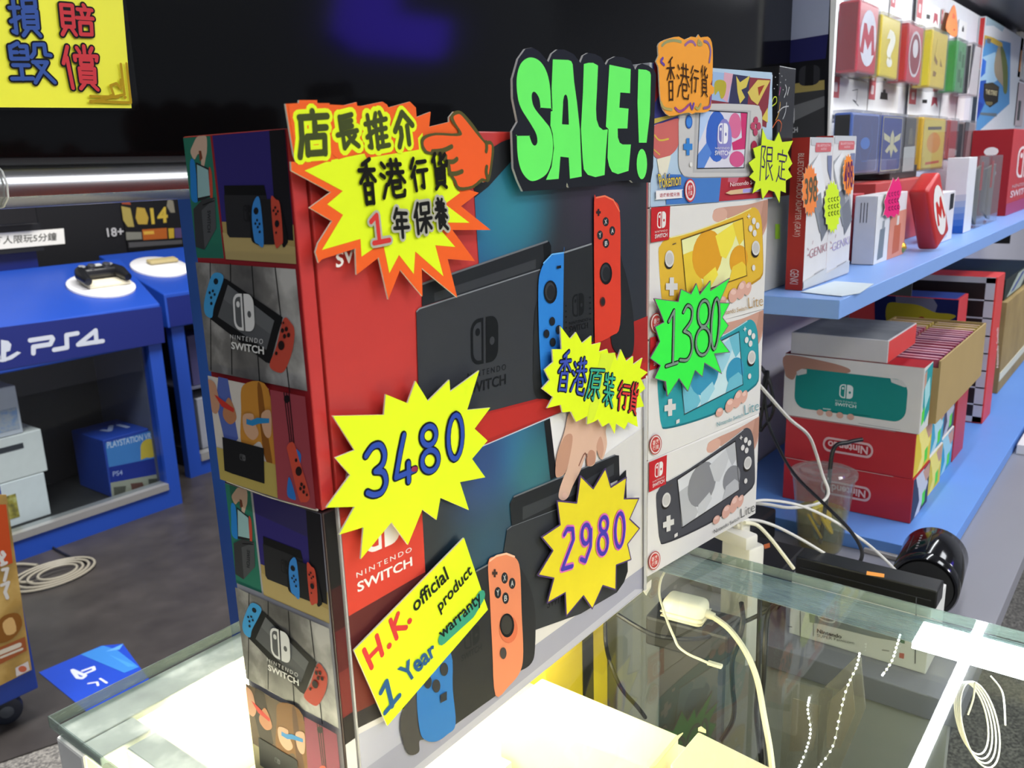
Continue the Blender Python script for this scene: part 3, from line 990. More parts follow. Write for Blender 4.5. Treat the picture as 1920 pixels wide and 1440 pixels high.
# poster stand on castors, lower left
SX1, SY = .5, 1.8
sd = thing('poster_stand', 'rolling blue display bin with a golden game poster, at the left edge', 'display stand', (.2, 1.95, FLZ))
SB = M('1a3a8c', .4)
mb = MB(); mb.box(-.15, SX1, SY, 2.15, -.868, -.02, SB); place('bin', mb, sd, bevel=.004)
SP = PL((0, SY, 0), (0, -1, 0))
POST = cloudy('gold_poster', [(.3, '6e5a2a'), (.5, 'a8863e'), (.65, 'c8a860')], 9, .45)
mb = MB(); mb.prism([SP.to3(SP.px(a)) for a in A4('-200,880 160,700 30,-200 -200,-200')], (0, -.003, 0), POST); place('poster', mb, sd)
p = PR(SP, off=.0036)
p.poly(A4('-60,-150 28,-150 48,20 62,150 -60,190'), 'c04e24')
for a in ('8,95 20,110 6,130', '5,160 28,150', '10,185 35,180 20,240', '5,265 40,250 22,300 35,330', '-10,110 12,150'):
    p.line(A4(a), .008, 'd6d4cc')
p.blob(A4('-20,470 20,420 90,410 110,470 60,540 -20,560'), '8a5a26', n=3)
p.blob(A4('10,460 60,430 80,500 30,520'), 'd8b070', n=3)
p.poly(A4('-20,590 125,530 135,600 -20,680'), 'a05a34')
p.line(A4('-5,612 95,572'), .012, 'd8cfb8'); p.line(A4('0,636 110,592'), .006, 'd8cfb8')
p.poly(A4('75,690 140,655 150,700 80,735'), 'd8d0c8')
p.ell(A4('112,695')[0], 8, 6, 'c86a4a')
p.done('poster_print', sd)['kind'] = 'stuff'
wc = on(30, 1352, z=FLZ + .04)
mb = MB(); mb.lathe(V((.43, 1.85, FLZ + .04)) - V((.0, .016, 0)), (.35, .95, 0), [(.012, 0), (.03, .0), (.036, .004), (.038, .012), (.038, .022), (.034, .03), (.012, .03)], M('1c222e', .5), 20); w = place('castor_wheel', mb, sd, smooth=True)
mb = MB(); mb.lathe(V((.43, 1.85, FLZ + .04)) - V((.0, .0185, 0)), (.35, .95, 0), [(.004, -.002), (.016, 0), (.018, .006)], M('5a6068', .35, .6), 14); place('castor_hub', mb, sd, smooth=True)
mb = MB(); mb.box(.41, .452, 1.845, 1.885, FLZ + .045, -.868, M('22252c', .5)); place('castor_fork', mb, sd)

# floor sticker with emblem and crest
FS = PL((0, 0, FLZ + .0003), (0, 0, 1), (1, 0, 0))
fm = thing('floor_sticker', 'blue floor sticker with a white emblem on the dark floor by the counter', 'sticker', on(170, 1260, z=FLZ + .0005))
mb = MB(); mb.prism([FS.to3(FS.px(a)) for a in A4('200,717 520,580 632,570 720,690 840,850 560,1010 375,860')], (0, 0, .0012), M('1f46b8', .4)); place('sheet', mb, fm)
p = PR(FS, off=.0016)
p.poly(A4('415,625 530,580 600,600 715,690 640,720'), '3f86d2')
p.poly(A4('545,610 635,570 615,600'), '62a4e4')
p.poly(A4('560,625 700,685 660,690'), '4a96dc')
p.line(A4('375,712 400,745 425,748 440,735 372,705'), .010, 'd8def0')
p.line(A4('425,710 480,690 485,705 430,728'), .009, 'd8def0')
p.line(A4('455,775 500,768 505,785'), .006, 'd8def0')
p.line(A4('515,750 550,772'), .006, 'd8def0')
p.done('print', fm)
# coiled cable and stray wire on the floor
mb = MB()
for k in range(4):
    c = on(90, 1072, z=FLZ + .008 + .006 * k) - V((0, .03, 0))
    r1, r2 = .14 - .026 * k, .10 - .017 * k
    mb.tube([c + V((r1 * cos(2 * pi * j / 30) + .006 * k, r2 * sin(2 * pi * j / 30), 0)) for j in range(30)], .0045, M('9a9484', .5), 6, True)
mb.tube(spline([on(62, 1092, z=FLZ + .007), on(30, 1092, z=FLZ + .007), on(-4, 1092, z=FLZ + .007)], 5), .006, M('9a9484', .5), 6)
mb.tube(spline([on(70, 1060, z=FLZ + .007), on(35, 1058, z=FLZ + .007), on(-4, 1064, z=FLZ + .007)], 5), .006, M('9a9484', .5), 6)
solo('coiled_cable', 'beige cable coiled on the floor in front of the kiosk', 'cable', mb, smooth=True)
mb = MB(); mb.tube(spline([on(u, v, z=FLZ + .006) for u, v in ((72, 1008), (105, 1030), (135, 1045), (162, 1055))], 5), .004, BC, 6)
solo('floor_wire', 'thin black wire trailing on the floor from the kiosk', 'cable', mb)
# ------------------------------------------------------------ the two big cartons
CW, CD, H2, H1 = .3431, .0857, .1946, .1915
FR = PL((0, 0, 0), (0, -1, 0))
SD = PL((0, 0, 0), (-1, 0, 0))
CARD = M('8a7a62', .8)


def carton(name, label, z0, h, red):
    t = thing(name, label, 'box', (CW / 2, CD / 2, z0), 'console cartons stacked on the glass counter')
    body = M('c23530', .4, g=INKG) if red else M('dcd9d9', .4, g=1.05)
    mb = MB()
    mb.box(.0105, CW, 0, CD, z0 + .0006, z0 + h - .0006, body)
    place('sleeve', mb, t, bevel=.0008)
    mb = MB()
    mb.box(.006, .02, .0025, CD - .002, z0 + .001, z0 + h - .001, M('15110f', .8))
    place('inner_tray', mb, t)
    mb = MB()
    mb.box(0, .0088, 0, CD, z0 + .0006, z0 + h - .0006, M('c03230', .4, g=INKG) if red else M('3a2426', .4, g=INKG))
    place('end_flap', mb, t, bevel=.0008)
    return t


WOODP = cloudy('print_weathered_boards', [(.3, '3c3a3a'), (.5, '6a6866'), (.68, 'b4b2b0')], 26, .42, (1, 1, 1), g=1.1)


def side_art(t, z0, h, frame, old=False):
    O = lambda a, b: b if old else a
    s = h / H1

    def m(p):
        a, b = SD.px(p)
        return (max(.0006 - CD, min(-.0006, a)), min(z0 + h - .001, max(z0 + .001, z0 + (b - H2) * s)))
    p = PR(SD, m, off=.0004)
    P = p.poly
    P(PX('345,258 537,239 604,956 419,899'), frame)
    # green picture: hand drawing the tablet out of its dock
    P(A5('58,112 255,97 355,990 152,985'), '2f7a66')
    p.blob(A5('165,100 225,97 232,200 222,260 205,345 190,335 188,240 165,230 140,268 112,215 130,160'), 'd8b9a4')
    P(A5('172,205 190,205 200,260 180,285'), '7a4430')
    p.blob(A5('110,280 140,280 158,420 168,570 120,560 112,420'), '2a86d8')
    P(A5('150,288 248,335 262,540 165,575'), '2a2a2c')
    P(A5('160,305 242,345 256,530 168,548'), '9cc4c8')
    p.blob(A5('248,335 268,365 276,540 258,545'), 'c8503e')
    P(A5('135,630 200,560 292,545 302,770 215,925 152,905'), '3c3d40')
    P(A5('195,640 292,548 302,770 218,922'), '54565a')
    p.line(A5('205,600 285,570'), .0006, '1c1c1e')
    p.text('SWITCH', A5('262,640 262,800 238,800 238,640'), '2c2d30', .02)
    # purple picture: dock and grip on a wooden table
    P(A5('275,95 803,42 887,1030 374,995'), '342c78')
    P(A5('345,722 868,745 887,1030 374,995'), 'b59d62')
    P(A5('350,800 880,905 887,1030 374,995'), 'c2ac74')
    P(A5('690,52 803,42 862,745 868,860 770,850 735,700'), '1d1c22')
    P(A5('362,458 655,455 672,532 366,528'), '151518')
    P(A5('362,527 672,530 700,842 402,836 385,810'), '2c2c30')
    logo(p, A5('500,600 560,598 568,720 508,722'), '1c1c1f', '2c2c30')
    p.blob(A5('556,700 565,600 600,560 640,700 655,885 590,880 562,840'), '17171a')
    p.blob(A5('780,640 800,700 828,840 825,880 790,892'), '17171a')
    P(A5('622,558 710,556 738,888 654,888'), '222226')
    p.blob(A5('626,557 655,885 610,882 585,850 568,690 580,580'), '3f8fe0')
    p.blob(A5('708,556 745,560 775,600 796,850 778,888 738,890'), 'd2503e')
    for c, rx, ry in (('600,643', 18, 26), ('608,710', 7, 10), ('596,735', 7, 10), ('626,737', 7, 10), ('614,760', 7, 10), ('628,795', 8, 10), ('742,618', 7, 10), ('730,640', 7, 10), ('762,645', 7, 10), ('749,665', 7, 10), ('756,735', 16, 26), ('750,800', 6, 9)):
        p.ell(A5(c)[0], rx * .257, ry * .257, '1b1b22')
    # weathered boards with the handheld across them
    P(PX('371,491 559,504 581,732 394,694'), WOODP)
    for a in ('270,1022 275,1800', '418,1030 428,1830', '575,1045 630,1880', '745,1056 850,1960'):
        p.line(A5(a), .0008, '19191a')
    P(PX('421,519 431,523 536,594 512,680 504,678 400,597'), '1a1a1c')
    P(PX('433,533 520,600 505,655 414,593'), '5c5e62')
    P(PX('433,533 520,600 512,625 425,560'), '6a6c70')
    p.blob(A5('285,1110 335,1092 370,1122 350,1200 300,1340 285,1418 240,1400 226,1330 245,1230'), '46a2e0')
    p.blob(A6('640,130 690,160 713,215 700,340 655,465 612,495 545,448 590,320'), 'cc5040')
    for c, r in (('315,1155', 17), ('293,1224', 8), ('270,1237', 8), ('306,1250', 8), ('281,1272', 8), ('283,1315', 9)):
        p.ell(A5(c)[0], r * .257, r * .34, '1c2730')
    for c, r in (('660,200', 11), ('634,210', 11), ('676,240', 11), ('649,248', 11), ('627,310', 22), ('594,363', 9), ('642,158', 6)):
        p.ell(A6(c)[0], r * .2778, r * .4, '2a1a1a')
    logo(p, PX('443,549 482,550 486,621 447,617'), 'e8e8ea', '5c5e62')
    p.text('NINTENDO', A6('285,235 508,268 505,302 286,262'), 'dedee0', .0, sp=1.4)
    p.text('SWITCH', A6('292,284 512,318 514,372 294,333'), 'eeeeee', .02)
    # players with single controllers, and the strap picture
    P(A6('130,512 545,600 605,1335 205,1205'), O('d6cfc9', '5c4a38'))
    P(A6('205,520 270,535 340,935 320,960 250,960 190,700'), O('5568b4', '33281f'))
    p.blob(A6('375,575 545,605 592,1115 535,1095 490,960 430,985 360,960 360,760'), O('c98a38', '7d5222'))
    p.blob(A6('470,590 500,600 540,900 570,1100 530,1090 500,950'), O('8a5520', '5a3616'))
    P(A6('183,990 600,1112 605,1335 205,1205'), O('b9a65c', '9a9270'))
    p.blob(A6('130,550 180,560 205,640 215,720 190,770 150,720'), 'c69478')
    p.blob(A6('240,740 280,660 330,790 290,840 245,800'), 'b97e5a')
    P(A6('180,640 200,650 315,735 310,760 230,720'), 'c8382e')
    p.blob(A6('375,780 440,770 450,820 480,900 440,945 385,890'), 'd2a688')
    p.blob(A6('500,770 560,750 565,900 540,930 510,880'), 'd2a688')
    P(A6('398,802 430,812 470,795 552,800 552,830 480,835 440,850 398,838'), '2d86c4')
    P(A6('235,925 515,1000 520,1238 300,1170 250,1150'), '1d1d20')
    logo(p, A6('352,1035 392,1045 394,1088 354,1078'), '5a5a5e', '1d1d20')
    P(A6('560,605 796,652 868,1410 612,1338'), O('a04450', '8e3650'))
    for a in ('655,625 695,955', '672,628 708,955', '690,632 722,960'):
        p.line(A6(a), .0009, '2c1418')
    p.ell(A6('675,668')[0], 5.5, 7.5, '1d1216')
    p.blob(A6('690,1190 735,1330 712,1342 676,1308'), '2f74c8')
    p.blob(A6('730,1000 770,1040 760,1120 735,1060'), '2f74c8')
    p.blob(A6('676,985 720,960 760,1080 826,1300 818,1352 785,1360 755,1330 690,1060'), 'd0503e')
    for c, r in (('738,1078', 9), ('756,1152', 22), ('775,1240', 9), ('768,1268', 9), ('792,1258', 9), ('790,1290', 9), ('812,1310', 7)):
        p.ell(A6(c)[0], r * .2778, r * .4, '2a1a1a')
    return p.done('side_print', t)


def pad_buttons(p, Z, rows, col='202226'):
    for c, rx, ry, k in rows:
        q = Z(c)[0]
        p.ell(q, rx * k, ry * k, col)


def joy_letters(p, Z, k, rows):
    for ch, c, rx, ry in rows:
        x, y = Z(c)[0]
        p.ell((x, y), rx * k, ry * k, '2b2d31')
        w, h = rx * k * .42, ry * k * .5
        p.text(ch, [(x - w, y - h + 1), (x + w, y - h - 1), (x + w, y + h - 1), (x - w, y + h + 1)], 'd8d8d8', .01)


TOPC = carton('console_carton', 'red console carton, topmost of the two on the glass counter', H2, H1, True)
LOWC = carton('console_carton', 'white and red console carton under the red one, bearing the 2980 burst', 0, H2, False)
side_art(TOPC, H2, H1, 'a22a32')
side_art(LOWC, 0, H2, 'bcbcc2', True)

p = PR(FR, off=.0003)
P = p.poly
e = FR.px((607, 957))
# whole red field, then the dark picture
g3 = lambda u, v: FR.to3(FR.px((u, v)))
TEAL = glow('print_teal_glow', '23262d', [(g3(905, 420), .075, '1f5f92'), (g3(960, 380), .06, '2a7f94'), (g3(1120, 350), .07, '33283a'), (g3(1160, 480), .06, '1d2430')])
P(PX('889,371 885,300 940,266 1000,244 1212,262 1211,690 1211,704 1040,775 880,700 897,492'), TEAL)
P(PX('889,371 885,300 940,266 1000,244 1100,250 960,300 915,350'), '2a2c30')
P(B3('60,1240 780,1050 1420,790 1420,1150 870,1370 100,1700'), 'a32a28')
P(B3('60,1400 420,1380 780,1290 1412,1060 1412,1128 900,1350 100,1660'), 'b5302c')
# tablet standing in the dock
P(B3('95,600 830,350 846,362 852,415 790,520 95,735'), '26282c')
p.line(B3('95,602 830,352'), .0012, '6e7076')
P(B3('165,655 762,457 762,512 168,706'), '393b40')
P(B3('806,372 840,352 852,380 852,420 812,480'), '16181b')
P(B3('60,762 76,745 790,516 800,600 790,1270 500,1345 80,1480'), '393b40')
p.line(B3('62,764 78,747 786,518'), .0008, '85888e')
logo(p, B3('376,815 540,780 540,1050 380,1085'), '16181b', '393b40')
p.text('NINTENDO', B3('360,1125 585,1070 585,1105 360,1160'), '1a1c1f', 0, sp=1.4)
p.text('SWITCH', B3('352,1190 585,1128 585,1190 352,1255'), '1a1c1f', .02)
# grip with the two controllers
p.blob(B3('772,700 750,820 745,1150 760,1260 800,1275 900,1250 920,900 800,800'), '2a2c2f')
p.blob(B3('1240,440 1275,500 1310,640 1335,820 1335,980 1310,1030 1250,1020 1200,900'), '26282b')
P(B3('912,424 1092,366 1098,940 1030,960 905,980'), '2a2c2f')
p.line(B3('925,418 1085,367'), .0012, '8a8d92')
logo(p, B3('972,668 1042,650 1042,780 975,800'), '17191b', '2a2c2f')
p.text('NINTENDO', B3('955,825 1065,800 1065,818 955,843'), '191b1d', 0)
p.text('SWITCH', B3('955,850 1065,825 1065,860 955,885'), '191b1d', .02)
for k in range(5):
    p.ell(B3('%d,%d' % (935, 730 + 32 * k))[0], 1.1, 1.6, '101113')
    p.ell(B3('%d,%d' % (1077, 680 + 32 * k))[0], 1.1, 1.6, '101113')
P(sm(B3('920,418 918,420 868,428 820,460 785,520 770,620 774,900 786,1130 800,1215 850,1252 910,1250 914,900'), 4), '2f7fd2')
p.line(B3('800,480 850,428 918,418'), .001, '6fb2ec')
P(sm(B3('1097,118 1112,95 1160,86 1212,112 1248,180 1252,500 1250,840 1200,905 1112,950 1102,945 1098,600'), 4), 'd8402e')
p.line(B3('1110,96 1160,86 1210,110 1246,175'), .0012, 'ef7a5a')
joy_letters(p, B3, .3194, [('X', '1165,237', 18, 27), ('Y', '1131,315', 17, 27), ('A', '1203,290', 17, 27), ('B', '1166,363', 18, 27)])
cross(p, B3('1121,182')[0], 4.2, 6.6, '33262a')
for c, r in (('1165,540', (36, 65)), ('838,648', (39, 68))):
    x, y = B3(c)[0]
    p.ell((x, y), r[0] * .3194, r[1] * .3194, '17181b')
    p.ell((x - 1, y - 1), r[0] * .24, r[1] * .25, '3a3c40')
    p.ell((x + .5, y + .8), r[0] * .2, r[1] * .2, '26282b')
p.ell(B3('1145,705')[0], 5, 9, '6a2a26')
p.ell(B3('1145,705')[0], 3.6, 6.6, '2b2a2c')
for c in ('848,820', '886,868', '814,893', '851,942'):
    p.ell(B3(c)[0], 5.2, 8.2, '22252a')
P(B3('874,496 898,492 898,508 874,512'), '1b1d22')
# lettering of the red field
p.text('NINTENDO', PX('624,452 742,404 742,418 624,466'), 'ece6e2', 0, sp=1.3)
p.text('SWITCH', PX('624,474 742,428 742,456 624,503'), 'f0eae6', .02)
x = PX('664,893')[0]
p.ell(x, 22, 24, 'efe4e0')
p.ell(x, 14, 16, 'c83632')
place('front_print', p.mb, TOPC)
p = PR(FR, lambda q: (max(.0109, min(CW - .0005, FR.px(q)[0])), max(.0012, min(H2 - .0012, FR.px(q)[1]))), off=.0003)
P = p.poly
P(PX('640,1200 1207,800 1207,1105 860,1391 645,1560'), 'd9d5d2')
P(PX('645,1395 760,1330 1140,1150 1200,1075 1208,1105 860,1391 645,1560'), 'b6b6c4')
P(PX('645,1470 1208,1060 1208,1105 860,1391 645,1560'), 'a2a2b2')
P(PX('700,1500 1190,1105 1207,1104 860,1391 700,1550'), 'bdbdc8')
TV2 = glow('print_blue_glow', '14181c', [(g3(960, 850), .055, '2a6f9e'), (g3(1000, 880), .05, '2c6d78'), (g3(915, 1020), .06, '17445a'), (g3(900, 870), .05, '1c3f7a')])
P(PX('580,968 1030,780 1042,893 1048,1100 860,1300 600,1400 580,1160'), TV2)
P(PX('590,1190 796,1072 822,1240 800,1300 610,1402'), '5e2a2a')
P(PX('600,1268 720,1200 760,1300 610,1378'), '6e332c')
P(PX('610,1374 800,1270 822,1290 615,1403'), '353234')
P(PX('1019,790 1030,785 1043,893 1031,900'), '1c1c1f')
P(PX('570,978 787,885 790,957 796,1072 600,1184'), 'd04436')
P(PX('570,978 787,885 788,905 570,1002'), 'b83a30')
logo(p, PX('676,936 747,902 751,1012 682,1042'), 'f0eae6', 'd04436')
p.text('NINTENDO', B2('86,240 424,80 426,108 88,272'), 'ece6e2', 0, sp=1.35)
p.text('SWITCH', B2('90,300 426,140 430,195 94,362'), 'f2ece8', .02)
# dock, tablet and the hand pressing it in
P(B4('125,1010 148,992 420,890 660,800 700,720 708,1210 690,1262 655,1312 480,1415 240,1500 60,1440'), '36383c')
P(B4('660,760 697,722 708,1210 690,1262 655,1312'), '1e2023')
p.line(B4('125,1010 148,992 420,890'), .0008, '70737a')
P(B4('138,885 158,850 645,650 665,652 668,765 420,888 148,992'), '26272a')
P(B4('200,900 470,790 640,690 640,745 430,850 200,962'), '3b3d41')
p.line(B4('158,850 645,650'), .0012, '6b6e74')
p.text('SWITCH', B4('318,1350 440,1290 440,1330 318,1390'), '1b1c1f', .02)
p.blob(B4('440,430 590,485 600,540 606,600 590,660 578,668 560,615 548,690 515,700 508,640 480,720 440,800 420,850 396,868 374,855 376,820 392,770 425,690 400,740 368,758 357,735 365,650 400,540'), 'dab49f')
p.blob(B4('365,650 402,560 440,560 420,690 400,740 368,756 357,735'), 'c0927c')
p.blob(B4('515,640 530,625 548,640 545,690 510,700'), 'bb8a74')
p.blob(B4('555,610 575,560 590,620 575,668'), 'c89a84')
p.line(B4('470,700 500,640 510,700'), .0012, '8a5a4a', smooth=4)
p.ell(B4('402,845')[0], 5, 6, 'e0b6a4')
# grip in blue and orange
P(sm(B2('470,1270 505,1230 470,960 440,960 365,1090 352,1200 385,1325 420,1357 468,1335'), 4), '4a4848')
P(sm(B2('1075,230 1110,240 1150,330 1180,470 1180,700 1160,790 1100,835 1050,830 1060,600'), 4), '2c2d30')
P(B2('640,330 890,190 940,992 690,1170 640,900'), '2e2f32')
p.line(B2('820,228 890,190'), .0012, '70737a')
logo(p, B2('740,600 835,545 840,660 745,720'), '222326', '2e2f32')
p.text('SWITCH', B2('725,745 850,670 850,710 725,785'), '232427', .02)
P(sm(B2('560,700 662,735 672,950 690,1165 640,1228 575,1270 512,1266 470,1205 452,960 500,800'), 4), '3277bd')
P(sm(B2('890,178 930,138 1000,121 1055,145 1085,220 1095,480 1105,720 1088,840 1020,930 935,990 915,700 900,400'), 4), 'e58a64')
p.line(B2('900,165 940,135 1000,121 1050,140'), .0014, 'f4c0a0')
joy_letters(p, B2, .3054, [('X', '990,270', 20, 35), ('A', '1036,303', 20, 34), ('Y', '948,360', 20, 35), ('B', '995,393', 20, 35)])
cross(p, B2('928,240')[0], 5, 7.5, '40302c')
x, y = B2('1003,560')[0]
p.ell((x + 3, y + 7), 17, 26, 'd5704e')
p.ell((x, y), 13.5, 22.5, '17181a')
p.ell((x - 1, y - 1), 10.5, 18, '3c3a38')
p.ell(B2('980,730')[0], 6, 11, '4a4444')
for c in ('616,828', '568,930', '515,905'):
    p.ell(B2(c)[0], 7.5, 12.5, '35373b')
P(B2('592,985 632,962 632,1015 592,1035'), '30343a')
P(PX('1208,705 1208,1104 1203,1106 1203,707'), 'c2c0bc')
place('front_print', p.mb, LOWC)
p = PR(FR, lambda q: q, off=.0003)
for z0, z1, col in ((.15, .193, '1b1a1c'), (.125, .15, '3a1c1e'), (.10, .125, '5a2426'), (.072, .10, '74302e'), (.055, .072, '2c2829'), (.0015, .055, 'd6d2d0')):
    p.poly([(.0008, z0), (.0081, z0), (.0081, z1), (.0008, z1)], col)
p.done('flap_print', LOWC)
mb = MB()
mb.tube([V((-.0006, .003, H2 + .0007)), V((-.0006, CD * .5, H2 - .0006)), V((-.0006, CD - .004, H2 + .0006))], .0007, M('c9c4be', .25), 6)
q = [V((-.0009, .004, H2 + .007)), V((-.0009, CD - .006, H2 + .009)), V((-.0009, CD - .006, H2 - .012)), V((-.0009, .012, H2 - .017))]
TAPE = pane('clear_tape', 'f2f0ec', .12, 1.5)
mb.flat(q, TAPE)
place('clear_tape', mb, TOPC)
mb = MB()
c0 = on(1209, 1104, y=-.0005)
mb.prism([c0 + V(d) for d in ((-.004, 0, 0), (.004, 0, .004), (.013, .001, .003), (.012, .001, -.004), (.002, 0, -.007))], (0, -.0006, 0), M('cfcabc', .4))
mb.box(CW - .002, CW + .0004, -.0006, .004, .0, H2, M('d6d3cd', .35))
place('corner_tape', mb, LOWC)

# ------------------------------------------------------------ four handheld cartons beside them
TH = -.1256
LO = V((.3664, .0115, .0002))
LE1 = V((cos(TH), sin(TH), 0))
LN = V((sin(TH), -cos(TH), 0))
LW, LD = .1933, .054
LZ = [.0002, .1109, .2185, .328, .4403]
LP = PL(LO, LN, LE1)


def lite(name, label, k, body):
    z0, z1 = LZ[k], LZ[k + 1]
    c = LO + LE1 * LW / 2 - LN * LD / 2
    t = thing(name, label, 'box', (c.x, c.y, z0), 'handheld console cartons stacked beside the big cartons')
    mb = MB()
    mb.obox((c.x, c.y, (z0 + z1) / 2), LE1 * LW / 2, LN * LD / 2, (0, 0, (z1 - z0) / 2 - .0004), M(body, .4, g=1.05))
    place('carton', mb, t, bevel=.001)
    return t


def lite_art(t, k, c):
    """c: body, dark, pale, mid tones, text"""
    dz = LZ[k] - LZ[2]

    def m(q):
        a, b = LP.px(q)
        return (max(.0006, min(a, LW - .0006)), b + dz)
    p = PR(LP, m, off=.0003)
    P = p.poly
    P(B7('60,118 985,58 930,875 55,1115'), 'e2deda')
    # hand behind
    p.blob(B7('545,170 560,130 640,112 800,95 940,60 982,60 965,200 915,330 880,300 700,240 640,190 580,220 550,210'), 'c99a88')
    p.blob(B7('540,180 560,135 620,120 650,150 640,200 590,225 552,215'), 'd8aa98')
    P(B7('925,62 985,58 962,215 900,330 890,250'), 'b98a78')
    # body
    body = B7('135,450 150,400 175,365 225,338 400,292 700,180 830,118 875,128 902,185 912,300 918,560 905,620 870,655 700,760 600,808 380,850 200,862 165,830 150,700')
    P(sm([(x + 1, y + 4) for x, y in body], 3), c[1])
    P(sm(body, 3), c[0])
    p.line(B7('225,342 400,296 700,184 830,122'), .0008, c[2], smooth=3)
    P(B7('300,350 770,188 802,632 340,795'), c[1])
    P(B7('305,358 765,198 795,626 345,783'), c[2])
    P(B7('318,470 390,440 470,700 440,750 340,780'), c[3])
    p.ell(B7('500,470')[0], 28, 47, c[4], rot=.12)
    P(B7('560,330 700,232 722,300 690,400 640,500 600,480'), c[5])
    P(B7('690,232 764,200 778,350 740,400 715,330'), c[3])
    p.ell(B7('735,510')[0], 17, 28, c[4], rot=.12)
    P(B7('470,640 560,560 580,620 520,720 470,735'), c[5])
    P(B7('690,560 760,520 795,560 796,625 700,660 660,672'), c[3])
    p.line(B7('305,358 765,198 795,626 345,783'), .0007, '2a2620', closed=True)
    # controls
    for q, s in (('215,500', 1.05), ('862,420', .92)):
        x, y = B7(q)[0]
        p.ell((x - 1, y + 7), 8 * s, 12 * s, '2d2824')
        p.ell((x, y), 8.2 * s, 15 * s, 'd9d6d2')
        p.ell((x, y), 6.2 * s, 11 * s, 'c6c2be')
    for q in ('846,217', '822,273', '874,252', '852,308'):
        p.ell(B7(q)[0], 3.6, 6.2, 'dedad6')
    cross(p, B7('808,182')[0], 2.8, 4.4, 'e8e4e0', t=.25)
    p.ell(B7('844,568')[0], 3.1, 5.6, 'dedad6')
    p.line(B7('236,392 260,384'), .0008, '5a5048')
    cross(p, B7('229,708')[0], 11, 17, 'd8d5d1')
    P(B7('276,820 302,812 302,842 276,850'), 'dedad6')
    # fingers below, wordmarks, stamp
    for q, rx, ry in (('690,775', 8.5, 14), ('752,735', 8, 18), ('800,725', 6, 13), ('610,815', 7, 9)):
        p.ell(B7(q)[0], rx, ry, 'd9a898', rot=.25)
        x, y = B7(q)[0]
        p.ell((x, y - ry * .45), rx * .6, ry * .35, 'e8c0b2', rot=.25)
    p.text('Lite', B7('800,792 912,772 912,850 804,872'), c[6], -.012)
    p.text('Nintendo Switch', B7('588,892 790,852 790,882 590,928'), c[6], 0)
    badge(p, B7('70,117 214,106 206,356 66,380'))
    x, y = B7('112,985')[0]
    p.ell((x, y), 12, 20, 'b8413c')
    p.ell((x, y), 10.6, 18, 'e2deda')
    p.ell((x, y), 9, 15.5, 'c0433e')
    p.text('香港', [(x - 6, y - 9), (x + 6, y - 11), (x + 6, y - 1), (x - 6, y + 1)], 'e8d8d0', .01)
    p.text('行貨', [(x - 6, y + 2), (x + 6, y), (x + 6, y + 9), (x - 6, y + 11)], 'e8d8d0', .01)
    p.done('front_print', t)


T0 = lite('handheld_carton', 'white handheld carton picturing a grey handheld, bottom of the stack of four on the glass', 0, 'dedad6')
lite_art(T0, 0, ['4c4c52', '38383d', 'd8d8da', 'bababd', '8a8a8e', 'c8c8ca', '4a4a4a'])
T1 = lite('handheld_carton', 'white handheld carton picturing a turquoise handheld, just below the green price burst of 1380', 1, 'dedad6')
lite_art(T1, 1, ['3299a4', '24737e', 'c8e2e6', '6fb9cc', '3c94b8', '9cd0de', '5a9aa4'])
T2 = lite('handheld_carton', 'white handheld carton picturing a yellow handheld, third from the bottom of its stack', 2, 'dedad6')
lite_art(T2, 2, ['e0b53c', 'bb8c24', 'ecebaa', 'e9c840', 'e0a02c', 'f2e04e', 'b08840'])
T3 = lite('handheld_carton', 'blue and red handheld carton picturing a pale grey handheld, topmost of the stack of four', 3, 'c6ccd4')
p = PR(LP, off=.0003)
P = p.poly
P(PX('1222,119 1447,136 1448,372 1219,388'), 'b4cbe0')
P(B6('95,245 310,280 300,700 100,740'), '3c3f84')
P(B6('110,240 160,245 150,500 115,560'), 'a8303a')
P(B6('300,310 1035,375 1000,760 560,600'), '8a3a44')
P(B6('575,315 735,335 700,560 565,540'), '9cb8dc')
P(B6('665,320 745,335 720,420 690,560 650,530'), 'd8a6b6')
P(B6('735,335 870,355 850,580 700,570'), '3a3a5a')
p.blob(B6('590,400 640,380 680,410 670,500 640,530 620,470 590,500'), 'b6aa3a')
P(B6('760,350 790,400 870,345 840,440 800,460 830,520 790,570 770,480'), 'd6c25a')
P(B6('850,480 930,380 1030,385 980,480 930,580 880,540'), 'd8c060')
P(B6('930,440 985,420 940,510'), 'a04030')
P(B6('960,690 1010,600 1010,720'), 'd6c25a')
p.blob(B6('102,760 180,720 310,690 318,800 290,920 220,990 150,1010 100,960'), 'cc6a66')
P(B6('102,690 320,640 310,660 104,730'), 'c8b050')
p.line(B6('110,820 150,860 220,850'), .0014, 'd8bc4c', smooth=4)
p.line(B6('105,935 150,975'), .001, 'd8bc4c')
P(B6('128,1010 240,980 210,1120 150,1150'), 'e6e0cc')
P(B6('210,1130 640,1140 620,1350 200,1370'), '4a7cc4')
P(B6('640,1140 1045,1080 1050,1310 620,1345'), 'b03440')
P(B6('700,1120 790,1130 760,1200 690,1190'), 'c66a7c')
bd = B6('310,640 420,605 560,570 900,580 945,610 962,680 955,960 925,1090 880,1140 600,1150 380,1150 325,1120 300,1050 300,900')
P(sm([(x + .5, y + 2) for x, y in bd], 3), '8e8c8e')
P(sm(bd, 3), 'cac7c6')
P(B6('430,610 875,625 850,1120 410,1118'), 'b4b1b2')
P(B6('450,618 862,636 836,1098 426,1098'), 'c2c0c0')
P(B6('465,622 842,642 815,1078 442,1084'), 'dcd9e6')
p.ell(B6('600,830')[0], 20, 48, '3c66c2')
P(B6('465,622 560,630 500,780 452,900'), 'b6cdf0')
P(B6('445,980 520,880 560,960 500,1080 442,1084'), '5a86d2')
